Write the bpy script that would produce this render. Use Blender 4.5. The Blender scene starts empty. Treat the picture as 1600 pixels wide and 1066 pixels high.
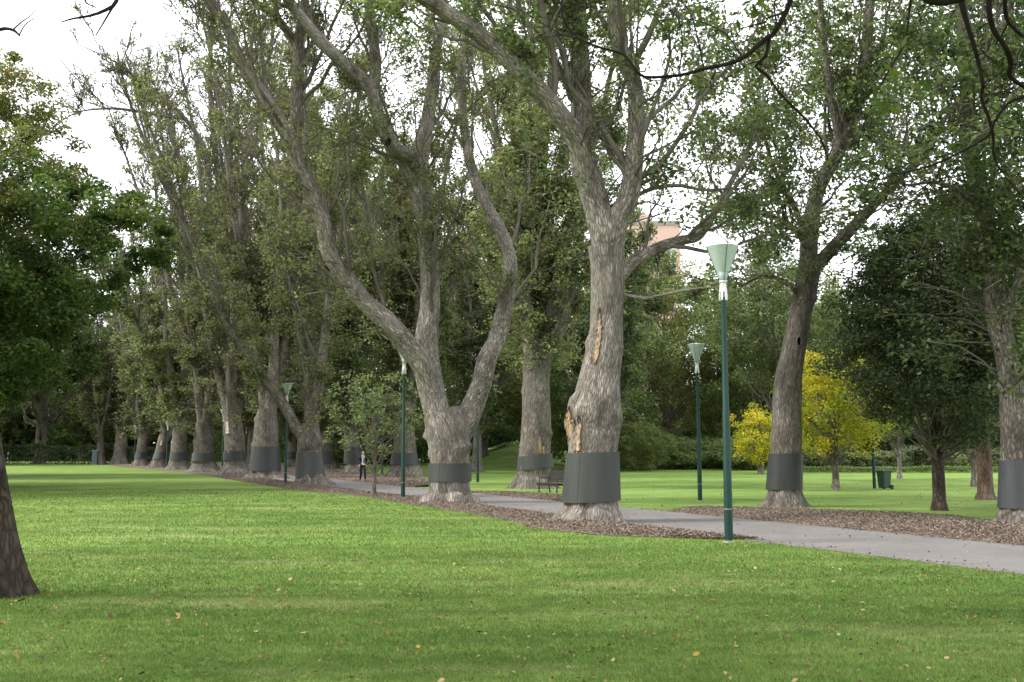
import bpy, bmesh, math, random
import numpy as np
from mathutils import Vector, Matrix

random.seed(7)
RNG = np.random.default_rng(11)
PI = math.pi
scn = bpy.context.scene
COL = scn.collection

# ------------------------------------------------------------------ camera
FPX, CAMH, HOR = 1600.0, 1.6, 710.0
PITCH = math.atan((HOR - 533) / FPX)
cp, sp = math.cos(PITCH), math.sin(PITCH)
cam_d = bpy.data.cameras.new('camera')
cam = bpy.data.objects.new('camera', cam_d)
COL.objects.link(cam)
cam.location = (0, 0, CAMH)
cam.rotation_euler = (PI / 2 + PITCH, 0, 0)
cam_d.sensor_width = 36
cam_d.lens = 36
cam_d.clip_end = 3000
cam_d.dof.use_dof = True
cam_d.dof.focus_distance = 27
cam_d.dof.aperture_fstop = 5.6
scn.camera = cam


def ray(px, py):
    u = (px - 800) / FPX
    v = (533 - py) / FPX
    return np.array([u, cp - v * sp, sp + v * cp])


def at(px, py, Y):
    d = ray(px, py)
    t = Y / d[1]
    return np.array([d[0] * t, Y, CAMH + d[2] * t])


def gpt(px, py):
    d = ray(px, py)
    t = -CAMH / d[2]
    return np.array([d[0] * t, d[1] * t, 0.0])


def smooth(a, b, x):
    t = np.clip((np.asarray(x, float) - a) / (b - a), 0, 1)
    return t * t * (3 - 2 * t)


def gh(x, y):
    """ground height: flat park, a gentle rise far behind the avenue"""
    return smooth(100, 200, y) * 1.7 * smooth(-25, 5, x) + smooth(110, 190, y) * 0.5 + 2.6 * smooth(104, 128, y) * np.exp(-((np.asarray(x, float) + .5) / 4.5) ** 2)


# ------------------------------------------------------------------ tags
def tag(o, label=None, cat=None, group=None, kind=None):
    if label: o['label'] = label
    if cat: o['category'] = cat
    if group: o['group'] = group
    if kind: o['kind'] = kind
    return o


def empty(name, loc, rz=0.0):
    o = bpy.data.objects.new(name, None)
    COL.objects.link(o)
    o.location = loc
    o.rotation_euler = (0, 0, rz)
    o.empty_display_size = .3
    return o


def children(o):
    return [c for c in COL.objects if c.parent == o]


def copy_tree(o, parent=None):
    c = o.copy()
    COL.objects.link(c)
    if parent is not None:
        c.parent = parent
    for ch in children(o):
        copy_tree(ch, c)
    return c


# ------------------------------------------------------------------ materials
def nt(name):
    m = bpy.data.materials.new(name)
    m.use_nodes = True
    t = m.node_tree
    t.nodes.clear()
    return m, t


class NB:
    def __init__(self, t):
        self.t = t

    def n(self, typ, **kw):
        nd = self.t.nodes.new(typ)
        for k, v in kw.items():
            if k.startswith('i_'):
                nd.inputs[k[2:]].default_value = v
            else:
                setattr(nd, k, v)
        return nd

    def l(self, a, b):
        self.t.links.new(a, b)

    def ramp(self, fac, stops, interp='LINEAR'):
        r = self.n('ShaderNodeValToRGB')
        cr = r.color_ramp
        cr.interpolation = interp
        while len(cr.elements) < len(stops):
            cr.elements.new(0.5)
        for e, (p, c) in zip(cr.elements, stops):
            e.position = p
            e.color = (*c, 1) if len(c) == 3 else c
        self.l(fac, r.inputs[0])
        return r.outputs[0]

    def noise(self, vec, scale, detail=4, rough=.55, dist=0.0):
        n = self.n('ShaderNodeTexNoise')
        n.inputs['Scale'].default_value = scale
        n.inputs['Detail'].default_value = detail
        n.inputs['Roughness'].default_value = rough
        n.inputs['Distortion'].default_value = dist
        self.l(vec, n.inputs['Vector'])
        return n.outputs['Fac']

    def mapping(self, vec, scale=(1, 1, 1), rot=(0, 0, 0), loc=(0, 0, 0)):
        m = self.n('ShaderNodeMapping')
        m.inputs['Scale'].default_value = scale
        m.inputs['Rotation'].default_value = rot
        m.inputs['Location'].default_value = loc
        self.l(vec, m.inputs['Vector'])
        return m.outputs[0]

    def mix(self, fac, a, b, blend='MIX'):
        m = self.n('ShaderNodeMix', data_type='RGBA', blend_type=blend)
        for sock, v in ((m.inputs[0], fac), (m.inputs[6], a), (m.inputs[7], b)):
            if hasattr(v, 'links') or hasattr(v, 'is_linked'):
                self.l(v, sock)
            else:
                sock.default_value = v if not isinstance(v, tuple) or len(v) == 4 else (*v, 1)
        return m.outputs[2]

    def math(self, op, a, b=0.0):
        m = self.n('ShaderNodeMath', operation=op)
        for sock, v in ((m.inputs[0], a), (m.inputs[1], b)):
            if hasattr(v, 'is_linked'):
                self.l(v, sock)
            else:
                sock.default_value = v
        return m.outputs[0]

    def bump(self, h, dist=.02, strength=1.0):
        b = self.n('ShaderNodeBump')
        b.inputs['Distance'].default_value = dist
        b.inputs['Strength'].default_value = strength
        self.l(h, b.inputs['Height'])
        return b.outputs[0]

    def out(self, col, rough=.8, spec=.3, normal=None, metal=0.0):
        p = self.n('ShaderNodeBsdfPrincipled')
        o = self.n('ShaderNodeOutputMaterial')
        if hasattr(col, 'is_linked'):
            self.l(col, p.inputs['Base Color'])
        else:
            p.inputs['Base Color'].default_value = (*col, 1)
        if hasattr(rough, 'is_linked'):
            self.l(rough, p.inputs['Roughness'])
        else:
            p.inputs['Roughness'].default_value = rough
        p.inputs['Specular IOR Level'].default_value = spec
        p.inputs['Metallic'].default_value = metal
        if normal is not None:
            self.l(normal, p.inputs['Normal'])
        self.l(p.outputs[0], o.inputs[0])
        return p


def mat_plain(name, col, rough=.6, spec=.3, metal=0.0, var=.15, nscale=6.0):
    m, t = nt(name)
    b = NB(t)
    tc = b.n('ShaderNodeTexCoord').outputs['Object']
    f = b.noise(tc, nscale, 4)
    lo = tuple(c * (1 - var) for c in col)
    hi = tuple(min(1, c * (1 + var)) for c in col)
    c = b.ramp(f, [(.3, lo), (.7, hi)])
    b.out(c, rough, spec, None, metal)
    return m


def mat_bark(name, dark, mid, light, depth=.03, xs=16.0, ys=3.2, lichen=None, smooth_bits=.0):
    """ridged bark running along the limb (UVs are metres: u round, v along)"""
    m, t = nt(name)
    b = NB(t)
    uv = b.n('ShaderNodeTexCoord').outputs['UV']
    ob = b.n('ShaderNodeTexCoord').outputs['Object']
    wob = b.noise(b.mapping(ob, (1, 1, .6)), 3.0, 4)
    uvm = b.mapping(uv, (xs * 1.15, ys * 1.25, 1))
    dis = b.n('ShaderNodeVectorMath', operation='ADD')
    b.l(uvm, dis.inputs[0])
    cx = b.n('ShaderNodeCombineXYZ')
    b.l(b.math('MULTIPLY', wob, 3.2), cx.inputs[0])
    b.l(b.math('MULTIPLY', wob, 1.4), cx.inputs[1])
    b.l(cx.outputs[0], dis.inputs[1])
    v = b.n('ShaderNodeTexVoronoi', feature='DISTANCE_TO_EDGE')
    v.inputs['Scale'].default_value = 1.0
    b.l(dis.outputs[0], v.inputs['Vector'])
    fine = b.noise(b.mapping(uv, (60, 16, 1)), 1.0, 5, .65)
    ridge = b.math('MINIMUM', b.math('MULTIPLY', v.outputs['Distance'], 2.6), 1.0)
    h = b.math('ADD', b.math('MULTIPLY', ridge, .65), b.math('MULTIPLY', fine, .5))
    patch = b.noise(ob, .9, 5, .6)
    patch2 = b.noise(b.mapping(ob, (1, 1, .35)), 2.3, 5, .65)
    base = b.ramp(h, [(.16, dark), (.42, mid), (.85, light)])
    rv = b.noise(b.mapping(uv, (9, 1.6, 1)), 1.0, 4, .6)
    base = b.mix(1.0, base, b.ramp(rv, [(.32, (.55, .52, .49)), (.5, (.95, .94, .93)), (.68, (1.35, 1.34, 1.32))]), 'MULTIPLY')
    blot = b.noise(b.mapping(ob, (1, 1, .45)), 1.5, 6, .7)
    c = b.mix(1.0, base, b.ramp(blot, [(.36, (.42, .39, .36)), (.48, (.9, .88, .86)), (.6, (1.1, 1.1, 1.1)), (.72, (1.3, 1.3, 1.28))]), 'MULTIPLY')
    tone = b.ramp(patch, [(.36, tuple(c_ * .5 for c_ in mid)), (.55, mid), (.66, tuple(min(1, c_ * 1.3) for c_ in mid))])
    c = b.mix(.2, c, tone)
    if lichen:
        c = b.mix(b.ramp(patch2, [(.52, (0, 0, 0)), (.68, (.6, .6, .6))]), c, (*lichen, 1))
    b.out(c, .92, .15, b.bump(h, depth, .9))
    return m


def mat_leaf(name, cols, trans=.45, rough=.55, autumn=None, spec=.25, clump=.8):
    """leaf with per-leaf tint, clump to clump variation and a little translucency"""
    m, t = nt(name)
    b = NB(t)
    a = b.n('ShaderNodeAttribute', attribute_name='tint').outputs['Fac']
    geo = b.n('ShaderNodeNewGeometry').outputs['Position']
    oi = b.n('ShaderNodeObjectInfo')
    cl = b.noise(geo, clump, 3)
    f = b.math('ADD', b.math('MULTIPLY', a, .6), b.math('MULTIPLY', cl, .4))
    n = len(cols)
    c = b.ramp(f, [(.2 + .6 * i / (n - 1), cc) for i, cc in enumerate(cols)])
    hsv = b.n('ShaderNodeHueSaturation')
    b.l(c, hsv.inputs['Color'])
    mr = b.n('ShaderNodeMapRange')
    b.l(oi.outputs['Random'], mr.inputs[0])
    mr.inputs[3].default_value = .8
    mr.inputs[4].default_value = 1.2
    b.l(mr.outputs[0], hsv.inputs['Value'])
    c = hsv.outputs[0]
    if autumn:
        col, frac, sc = autumn
        k = b.noise(geo, sc, 3)
        gate = b.math('ADD', b.math('MULTIPLY', k, .7), b.math('MULTIPLY', a, .3))
        c = b.mix(b.ramp(gate, [(1 - frac - .07, (0, 0, 0)), (1 - frac + .05, (1, 1, 1))]), c, (*col, 1))
    p = b.n('ShaderNodeBsdfPrincipled')
    b.l(c, p.inputs['Base Color'])
    p.inputs['Roughness'].default_value = rough
    p.inputs['Specular IOR Level'].default_value = spec
    tr = b.n('ShaderNodeBsdfTranslucent')
    tc = b.n('ShaderNodeMix', data_type='RGBA', blend_type='MULTIPLY')
    tc.inputs[0].default_value = 1
    b.l(c, tc.inputs[6])
    tc.inputs[7].default_value = (1.3, 1.45, .75, 1)
    b.l(tc.outputs[2], tr.inputs[0])
    mx = b.n('ShaderNodeMixShader')
    mx.inputs[0].default_value = trans
    b.l(p.outputs[0], mx.inputs[1])
    b.l(tr.outputs[0], mx.inputs[2])
    o = b.n('ShaderNodeOutputMaterial')
    b.l(mx.outputs[0], o.inputs[0])
    return m


def grass_col(b, tint=None):
    g = b.n('ShaderNodeNewGeometry').outputs['Position']
    a = b.noise(g, .13, 5, .6)
    s = b.noise(b.mapping(g, (.34, 1.0, 1), (0, 0, .2)), .8, 6, .68)
    d = b.noise(b.mapping(g, (.7, 1.5, 1)), 1.9, 5, .65)
    f = b.noise(g, 30, 3, .7)
    k = b.math('ADD', b.math('ADD', b.math('MULTIPLY', a, .34), b.math('MULTIPLY', s, .34)),
               b.math('ADD', b.math('MULTIPLY', d, .22), b.math('MULTIPLY', f, .12)))
    if tint is not None:
        k = b.math('ADD', k, b.math('MULTIPLY', b.math('SUBTRACT', tint, .5), .16))
    c = b.ramp(k, [(.40, GRASS[0]), (.50, GRASS[1]), (.58, GRASS[2]), (.70, GRASS[3])])
    dry = b.noise(b.mapping(g, (.30, 1.0, 1)), .6, 6, .7)
    c = b.mix(b.ramp(dry, [(.54, (0, 0, 0)), (.70, (.75, .75, .75))]), c, (*GRASS[4], 1))
    bare_ = b.noise(b.mapping(g, (.8, 1.6, 1), (0, 0, .4)), 1.1, 6, .7)
    c = b.mix(b.ramp(bare_, [(.64, (0, 0, 0)), (.76, (.55, .55, .55))]), c, (*GRASS[5], 1))
    return c, f, d


def mat_grass():
    m, t = nt('lawn')
    b = NB(t)
    c, f, d = grass_col(b)
    h = b.math('ADD', b.math('MULTIPLY', f, .6), b.math('MULTIPLY', d, .4))
    b.out(c, .95, .1, b.bump(h, .05, .9))
    return m


def mat_blade():
    m, t = nt('grass_blade')
    b = NB(t)
    a = b.n('ShaderNodeAttribute', attribute_name='tint').outputs['Fac']
    c, f, d = grass_col(b, a)
    straw = b.ramp(a, [(.93, (0, 0, 0)), (.97, (.7, .7, .7))])
    c = b.mix(straw, c, (.26, .24, .11, 1))
    p = b.n('ShaderNodeBsdfPrincipled')
    b.l(c, p.inputs['Base Color'])
    p.inputs['Roughness'].default_value = .6
    p.inputs['Specular IOR Level'].default_value = .2
    tr = b.n('ShaderNodeBsdfTranslucent')
    b.l(c, tr.inputs[0])
    mx = b.n('ShaderNodeMixShader')
    mx.inputs[0].default_value = .35
    b.l(p.outputs[0], mx.inputs[1])
    b.l(tr.outputs[0], mx.inputs[2])
    o = b.n('ShaderNodeOutputMaterial')
    b.l(mx.outputs[0], o.inputs[0])
    return m


GRASS = [(.068, .128, .023), (.118, .192, .038), (.176, .255, .060), (.24, .308, .10), (.28, .30, .12), (.27, .245, .135)]


def mat_path():
    m, t = nt('asphalt_path')
    b = NB(t)
    g = b.n('ShaderNodeNewGeometry').outputs['Position']
    a = b.noise(g, .5, 5, .6)
    f = b.noise(g, 55, 3, .7)
    s = b.noise(b.mapping(g, (1, 1, 1)), 5.0, 4, .7)
    k = b.math('ADD', b.math('MULTIPLY', a, .55), b.math('ADD', b.math('MULTIPLY', f, .25), b.math('MULTIPLY', s, .2)))
    c = b.ramp(k, [(.34, (.110, .103, .096)), (.52, (.150, .140, .131)), (.68, (.190, .178, .165))])
    sp_ = b.n('ShaderNodeTexVoronoi')
    sp_.inputs['Scale'].default_value = 1.7
    b.l(g, sp_.inputs['Vector'])
    spots = b.ramp(sp_.outputs['Distance'], [(.03, (1, 1, 1)), (.06, (0, 0, 0))])
    c = b.mix(b.math('MULTIPLY', spots, .55), c, (.07, .068, .065, 1))
    cv = b.n('ShaderNodeTexVoronoi', feature='DISTANCE_TO_EDGE')
    cv.inputs['Scale'].default_value = .35
    dv = b.n('ShaderNodeVectorMath', operation='ADD')
    b.l(g, dv.inputs[0])
    wv = b.n('ShaderNodeTexNoise')
    wv.inputs['Scale'].default_value = 1.6
    b.l(g, wv.inputs['Vector'])
    b.l(wv.outputs['Color'], dv.inputs[1])
    b.l(dv.outputs[0], cv.inputs['Vector'])
    c = b.mix(b.ramp(cv.outputs['Distance'], [(.004, (.45, .45, .45)), (.012, (0, 0, 0))]), c, (.06, .055, .05, 1))
    st = b.noise(b.mapping(g, (1, .35, 1)), 1.3, 5, .65)
    c = b.mix(b.ramp(st, [(.56, (0, 0, 0)), (.72, (.35, .35, .35))]), c, (.11, .10, .09, 1))
    b.out(c, .9, .25, b.bump(f, .006, .6))
    return m


def mat_mulch():
    m, t = nt('mulch')
    b = NB(t)
    g = b.n('ShaderNodeNewGeometry').outputs['Position']
    v = b.n('ShaderNodeTexVoronoi')
    v.inputs['Scale'].default_value = 22
    b.l(g, v.inputs['Vector'])
    w = b.n('ShaderNodeSeparateColor')
    b.l(v.outputs['Color'], w.inputs[0])
    n = b.noise(g, .9, 4)
    k = b.math('ADD', b.math('MULTIPLY', w.outputs[0], .65), b.math('MULTIPLY', n, .35))
    c = b.ramp(k, [(.15, (.065, .046, .034)), (.5, (.145, .112, .088)), (.8, (.24, .19, .152))])
    b.out(c, .95, .1, b.bump(w.outputs[1], .03, .9))
    return m


def mat_tint(name, cols, rough=.9):
    m, t = nt(name)
    b = NB(t)
    a = b.n('ShaderNodeAttribute', attribute_name='tint').outputs['Fac']
    n = len(cols)
    c = b.ramp(a, [(i / (n - 1), cc) for i, cc in enumerate(cols)])
    b.out(c, rough, .15)
    return m


M = {}
M['grass'] = mat_grass()
M['path'] = mat_path()
M['mulch'] = mat_mulch()
M['chips'] = mat_tint('bark_chips', [(.055, .038, .028), (.13, .097, .075), (.20, .158, .125), (.31, .255, .20)])
M['blade'] = mat_blade()
M['bark_pale'] = mat_bark('elm_bark_pale', (.036, .030, .025), (.205, .184, .160), (.41, .38, .338), .04, 24, 3.3)
M['bark'] = mat_bark('elm_bark', (.028, .024, .020), (.160, .143, .124), (.32, .295, .26), .036, 24, 3.3,
                     lichen=(.085, .088, .055))
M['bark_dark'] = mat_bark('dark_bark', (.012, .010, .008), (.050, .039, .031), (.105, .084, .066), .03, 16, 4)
M['bark_brown'] = mat_bark('brown_bark', (.05, .035, .027), (.125, .086, .066), (.18, .13, .10), .02, 16, 3)
M['twig'] = mat_plain('twig_bark', (.115, .10, .083), .9, .1, var=.3, nscale=2)
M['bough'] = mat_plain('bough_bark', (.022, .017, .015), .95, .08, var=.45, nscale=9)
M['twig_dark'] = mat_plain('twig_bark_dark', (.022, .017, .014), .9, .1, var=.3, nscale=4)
M['leaf_elm'] = mat_leaf('leaf_elm', [(.058, .074, .037), (.120, .143, .072), (.188, .207, .110), (.28, .285, .17)],
                         autumn=((.20, .145, .065), .34, .7))
M['leaf_elm_green'] = mat_leaf('leaf_elm_green', [(.042, .066, .030), (.086, .118, .055), (.142, .172, .085), (.235, .25, .145)],
                               autumn=((.24, .18, .05), .27, .9))
M['leaf_left'] = mat_leaf('leaf_plane', [(.020, .040, .013), (.044, .078, .023), (.080, .122, .035), (.13, .16, .05)],
                          autumn=((.16, .125, .03), .30, .35))
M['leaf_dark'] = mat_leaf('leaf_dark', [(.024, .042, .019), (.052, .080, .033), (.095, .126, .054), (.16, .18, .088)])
M['leaf_yew'] = mat_leaf('leaf_yew', [(.019, .034, .015), (.042, .066, .028), (.078, .106, .046), (.13, .15, .07)], trans=.2)
M['leaf_mid'] = mat_leaf('leaf_mid', [(.056, .092, .033), (.110, .160, .057), (.170, .213, .085), (.24, .26, .12)])
M['leaf_olive'] = mat_leaf('leaf_olive', [(.070, .084, .028), (.128, .142, .052), (.185, .182, .072), (.24, .215, .095)],
                           autumn=((.20, .10, .04), .26, .18))
M['leaf_pale'] = mat_leaf('leaf_pale', [(.07, .10, .03), (.12, .155, .055), (.17, .20, .075), (.22, .235, .10)])
M['leaf_yellow'] = mat_leaf('leaf_yellow', [(.20, .23, .02), (.42, .36, .024), (.58, .44, .03), (.66, .50, .06)],
                            autumn=((.17, .24, .03), .42, .5), trans=.4)
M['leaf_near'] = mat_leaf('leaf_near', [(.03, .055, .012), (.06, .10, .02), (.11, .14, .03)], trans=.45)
M['leaf_flower'] = mat_leaf('leaf_flower', [(.045, .065, .035), (.09, .12, .075), (.14, .17, .11), (.19, .21, .14)],
                            autumn=((.50, .40, .06), .33, 1.6))
def mat_guard(name, col):
    """painted sheet metal: dirt runs, scuffs and faint chalking"""
    m, t = nt(name)
    b = NB(t)
    ob = b.n('ShaderNodeTexCoord').outputs['Object']
    runs = b.noise(b.mapping(ob, (5, 5, .6)), 1.0, 6, .7)
    big = b.noise(ob, 1.1, 4)
    sc = b.noise(ob, 16, 5, .75)
    c = b.ramp(runs, [(.34, tuple(x * .84 for x in col)), (.5, col), (.70, tuple(x * 1.12 for x in col))])
    c = b.mix(b.math('MULTIPLY', b.ramp(big, [(.4, (0, 0, 0)), (.7, (1, 1, 1))]), .3), c, (*[x * 1.35 for x in col], 1))
    c = b.mix(b.ramp(sc, [(.68, (0, 0, 0)), (.76, (.5, .5, .5))]), c, (.11, .105, .09, 1))
    b.out(c, b.ramp(runs, [(.3, (.62,) * 3), (.7, (.42,) * 3)]), .35, b.bump(big, .03, .5))
    return m


M['band'] = mat_guard('guard_metal', (.037, .041, .035))
M['band_grey'] = mat_guard('guard_metal_grey', (.047, .049, .051))
M['band_dark'] = mat_guard('guard_metal_dark', (.030, .032, .031))
M['pole'] = mat_plain('pole_paint', (.004, .030, .021), .5, .3, 0, .2, 3)
M['neck'] = mat_plain('lamp_neck_glass', (.20, .27, .235), .3, .4)
M['white'] = mat_plain('lamp_white', (.62, .60, .60), .5, .4, 0, .1, 20)
M['cap'] = mat_plain('lamp_cap', (.66, .70, .66), .5, .4, 0, .05, 5)
M['rib'] = mat_plain('lamp_rib', (.05, .075, .06), .5, .4)
M['concrete'] = mat_plain('concrete', (.26, .24, .215), .9, .1, 0, .15, 12)
M['torn'] = None


def mat_torn():
    m, t = nt('torn_wood')
    b = NB(t)
    ob = b.n('ShaderNodeTexCoord').outputs['Object']
    n = b.noise(b.mapping(ob, (1, 1, .12)), 22, 5, .65)
    k = b.noise(b.mapping(ob, (1, 1, .3)), 5, 4, .6)
    c = b.ramp(n, [(.34, (.08, .046, .026)), (.5, (.30, .185, .095)), (.66, (.50, .36, .22))])
    c = b.mix(b.ramp(k, [(.46, (0, 0, 0)), (.66, (.8, .8, .8))]), c, (.33, .285, .23, 1))
    ed = b.n('ShaderNodeAttribute', attribute_name='tint').outputs['Fac']
    rag = b.math('ADD', ed, b.math('MULTIPLY', b.math('SUBTRACT', b.noise(ob, 14, 4, .7), .5), 1.1))
    c = b.mix(b.ramp(rag, [(.25, (1, 1, 1)), (.6, (0, 0, 0))]), c, (.11, .088, .068, 1))
    b.out(c, .85, .2, b.bump(n, .03, 1))
    return m


def mat_glass():
    m, t = nt('lamp_glass')
    b = NB(t)
    ob = b.n('ShaderNodeTexCoord').outputs['Object']
    n = b.noise(ob, 14, 4, .6)
    c = b.ramp(n, [(.3, (.62, .72, .66)), (.7, (.74, .81, .76))])
    p = b.n('ShaderNodeBsdfPrincipled')
    b.l(c, p.inputs['Base Color'])
    p.inputs['Roughness'].default_value = .25
    tr = b.n('ShaderNodeBsdfTranslucent')
    b.l(c, tr.inputs[0])
    mx = b.n('ShaderNodeMixShader')
    mx.inputs[0].default_value = .55
    b.l(p.outputs[0], mx.inputs[1])
    b.l(tr.outputs[0], mx.inputs[2])
    o = b.n('ShaderNodeOutputMaterial')
    b.l(mx.outputs[0], o.inputs[0])
    return m


M['torn'] = mat_torn()
M['glass'] = mat_glass()


# ------------------------------------------------------------------ quad accumulator
class Acc:
    def __init__(self):
        self.V, self.F, self.UV, self.T, self.M, self.S = [], [], [], [], [], []
        self.n = 0

    def add(self, v, f, uv=None, t=None, mi=0, smooth=True):
        v = np.asarray(v, float).reshape(-1, 3)
        f = np.asarray(f, np.int64).reshape(-1, 4)
        self.V.append(v)
        self.F.append(f + self.n)
        self.n += len(v)
        k = len(f)
        self.UV.append(np.zeros((k, 4, 2)) if uv is None else uv)
        self.T.append(np.full(k, .5) if t is None else np.asarray(t, float))
        self.M.append(np.full(k, mi, np.int32))
        self.S.append(np.full(k, smooth, bool))

    def build(self, name, mats, parent=None, origin=None, tint=True):
        me = bpy.data.meshes.new(name)
        V = np.concatenate(self.V).astype(np.float32)
        if origin is not None:
            V = V - np.asarray(origin, np.float32)
        F = np.concatenate(self.F).astype(np.int32)
        k = len(F)
        me.vertices.add(len(V))
        me.vertices.foreach_set('co', V.ravel())
        me.loops.add(4 * k)
        me.loops.foreach_set('vertex_index', F.ravel())
        me.polygons.add(k)
        me.polygons.foreach_set('loop_start', np.arange(0, 4 * k, 4, dtype=np.int32))
        me.polygons.foreach_set('material_index', np.concatenate(self.M))
        me.polygons.foreach_set('use_smooth', np.concatenate(self.S))
        uvl = me.uv_layers.new(name='uv')
        uvl.data.foreach_set('uv', np.concatenate(self.UV).astype(np.float32).ravel())
        if tint:
            at_ = me.attributes.new('tint', 'FLOAT', 'FACE')
            at_.data.foreach_set('value', np.concatenate(self.T).astype(np.float32))
        for m in (mats if isinstance(mats, (list, tuple)) else [mats]):
            me.materials.append(m)
        me.update(calc_edges=True)
        o = bpy.data.objects.new(name, me)
        COL.objects.link(o)
        if parent is not None:
            o.parent = parent
        return o


def unit(v):
    return v / np.maximum(np.linalg.norm(v, axis=-1, keepdims=True), 1e-9)


def catmull(P, R, step):
    """resample a control polyline smoothly at about `step` metres"""
    P = np.asarray(P, float)
    R = np.asarray(R, float)
    n = len(P)
    ext = np.vstack([2 * P[0] - P[1], P, 2 * P[-1] - P[-2]])
    exr = np.concatenate([[R[0]], R, [R[-1]]])
    op, orr = [], []
    for i in range(n - 1):
        L = np.linalg.norm(P[i + 1] - P[i])
        k = max(1, int(round(L / step)))
        t = np.linspace(0, 1, k, endpoint=False)[:, None]
        p0, p1, p2, p3 = ext[i], ext[i + 1], ext[i + 2], ext[i + 3]
        c = .5 * (2 * p1 + (p2 - p0) * t + (2 * p0 - 5 * p1 + 4 * p2 - p3) * t ** 2 + (3 * p1 - p0 - 3 * p2 + p3) * t ** 3)
        op.append(c)
        tt = t[:, 0]
        orr.append(R[i] + (R[i + 1] - R[i]) * (tt * tt * (3 - 2 * tt) * .5 + tt * .5))
    op.append(P[-1:])
    orr.append(R[-1:])
    return np.vstack(op), np.concatenate(orr)


def frames(P):
    T = np.gradient(P, axis=0)
    T = unit(T)
    n1 = np.zeros_like(P)
    v = np.array([1.0, 0, 0])
    if abs(T[0] @ v) > .9:
        v = np.array([0, 1.0, 0])
    for i in range(len(P)):
        v = v - (v @ T[i]) * T[i]
        v = v / np.linalg.norm(v)
        n1[i] = v
    n2 = np.cross(T, n1)
    return T, n1, n2


class Limb:
    """a smooth bark surface along a polyline; keeps its rings so that patches can be laid on it"""

    def __init__(self, P, R, step=.16, sides=18, seed=0, flare=0.0, lobes=6, wob=.045, fh=.55, knots=0):
        r = np.random.default_rng(seed)
        self.P, self.R = catmull(P, R, step)
        self.T, self.n1, self.n2 = frames(self.P)
        s = np.concatenate([[0], np.cumsum(np.linalg.norm(np.diff(self.P, axis=0), axis=1))])
        self.s = s
        th = np.linspace(0, 2 * PI, sides, endpoint=False)
        A = np.ones((len(s), sides))
        for k in (1, 2, 3, 5):
            ph = r.uniform(0, 6.28)
            fr = r.uniform(.5, 1.6) * (1 + .3 * k)
            A += wob / math.sqrt(k) * np.sin(k * th[None, :] + ph + .8 * np.sin(s[:, None] * fr + ph * 2)) * \
                np.sin(s[:, None] * fr * .7 + ph * 3)
        if flare > 0:
            h = self.P[:, 2]
            dec = np.exp(-np.maximum(h, 0) / fh)[:, None]
            dec2 = np.exp(-np.maximum(h, 0) / (fh * 2.2))[:, None]
            ph = r.uniform(0, 6.28)
            amp = r.uniform(.6, 1.4, sides)
            lob = np.cos(lobes * th + ph + .7 * np.sin(2 * th + ph))[None, :]
            lob = np.abs(lob * .5 + .5) ** .6 * 2 - 1
            A *= 1 + flare * dec * (lob * .8 + .1) * (amp[None, :] * .35 + .65) + flare * .30 * dec2 * lob
        for _ in range(knots):
            s0 = r.uniform(.38, .9) * s[-1]
            t0 = r.uniform(0, 2 * PI)
            d = np.angle(np.exp(1j * (th - t0)))
            A += r.uniform(.08, .22) * np.exp(-((s[:, None] - s0) / .16) ** 2 - (d[None, :] / .4) ** 2)
        self.A = A
        self.th = th
        self.sides = sides

    def ring(self, i, th, k=1.0, off=0.0):
        th = np.asarray(th)
        a = np.interp(th % (2 * PI), np.append(self.th, 2 * PI), np.append(self.A[i], self.A[i][0]))
        rr = self.R[i] * a * k + off
        return self.P[i] + rr[:, None] * (np.cos(th)[:, None] * self.n1[i] + np.sin(th)[:, None] * self.n2[i])

    def add_to(self, acc, mi=0):
        n, k = len(self.P), self.sides
        ct, st = np.cos(self.th), np.sin(self.th)
        rr = self.R[:, None] * self.A
        V = self.P[:, None, :] + rr[:, :, None] * (ct[None, :, None] * self.n1[:, None, :] + st[None, :, None] * self.n2[:, None, :])
        i = np.arange(n - 1)[:, None]
        j = np.arange(k)[None, :]
        j2 = (j + 1) % k
        F = np.stack([i * k + j, i * k + j2, (i + 1) * k + j2, (i + 1) * k + j], -1).reshape(-1, 4)
        rm = max(.05, float(np.median(self.R)))
        u0 = (self.th * rm)
        u1 = ((self.th + 2 * PI / k) * rm)
        U = np.zeros((n - 1, k, 4, 2))
        U[:, :, 0, 0] = u0; U[:, :, 1, 0] = u1; U[:, :, 2, 0] = u1; U[:, :, 3, 0] = u0
        U[:, :, 0, 1] = self.s[:-1, None]; U[:, :, 1, 1] = self.s[:-1, None]
        U[:, :, 2, 1] = self.s[1:, None]; U[:, :, 3, 1] = self.s[1:, None]
        acc.add(V.reshape(-1, 3), F, U.reshape(-1, 4, 2), mi=mi)

    def poly(self, m):
        """resampled to m points: (m,3), (m,)"""
        q = np.linspace(0, self.s[-1], m)
        return np.stack([np.interp(q, self.s, self.P[:, a]) for a in range(3)], -1), np.interp(q, self.s, self.R)


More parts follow.
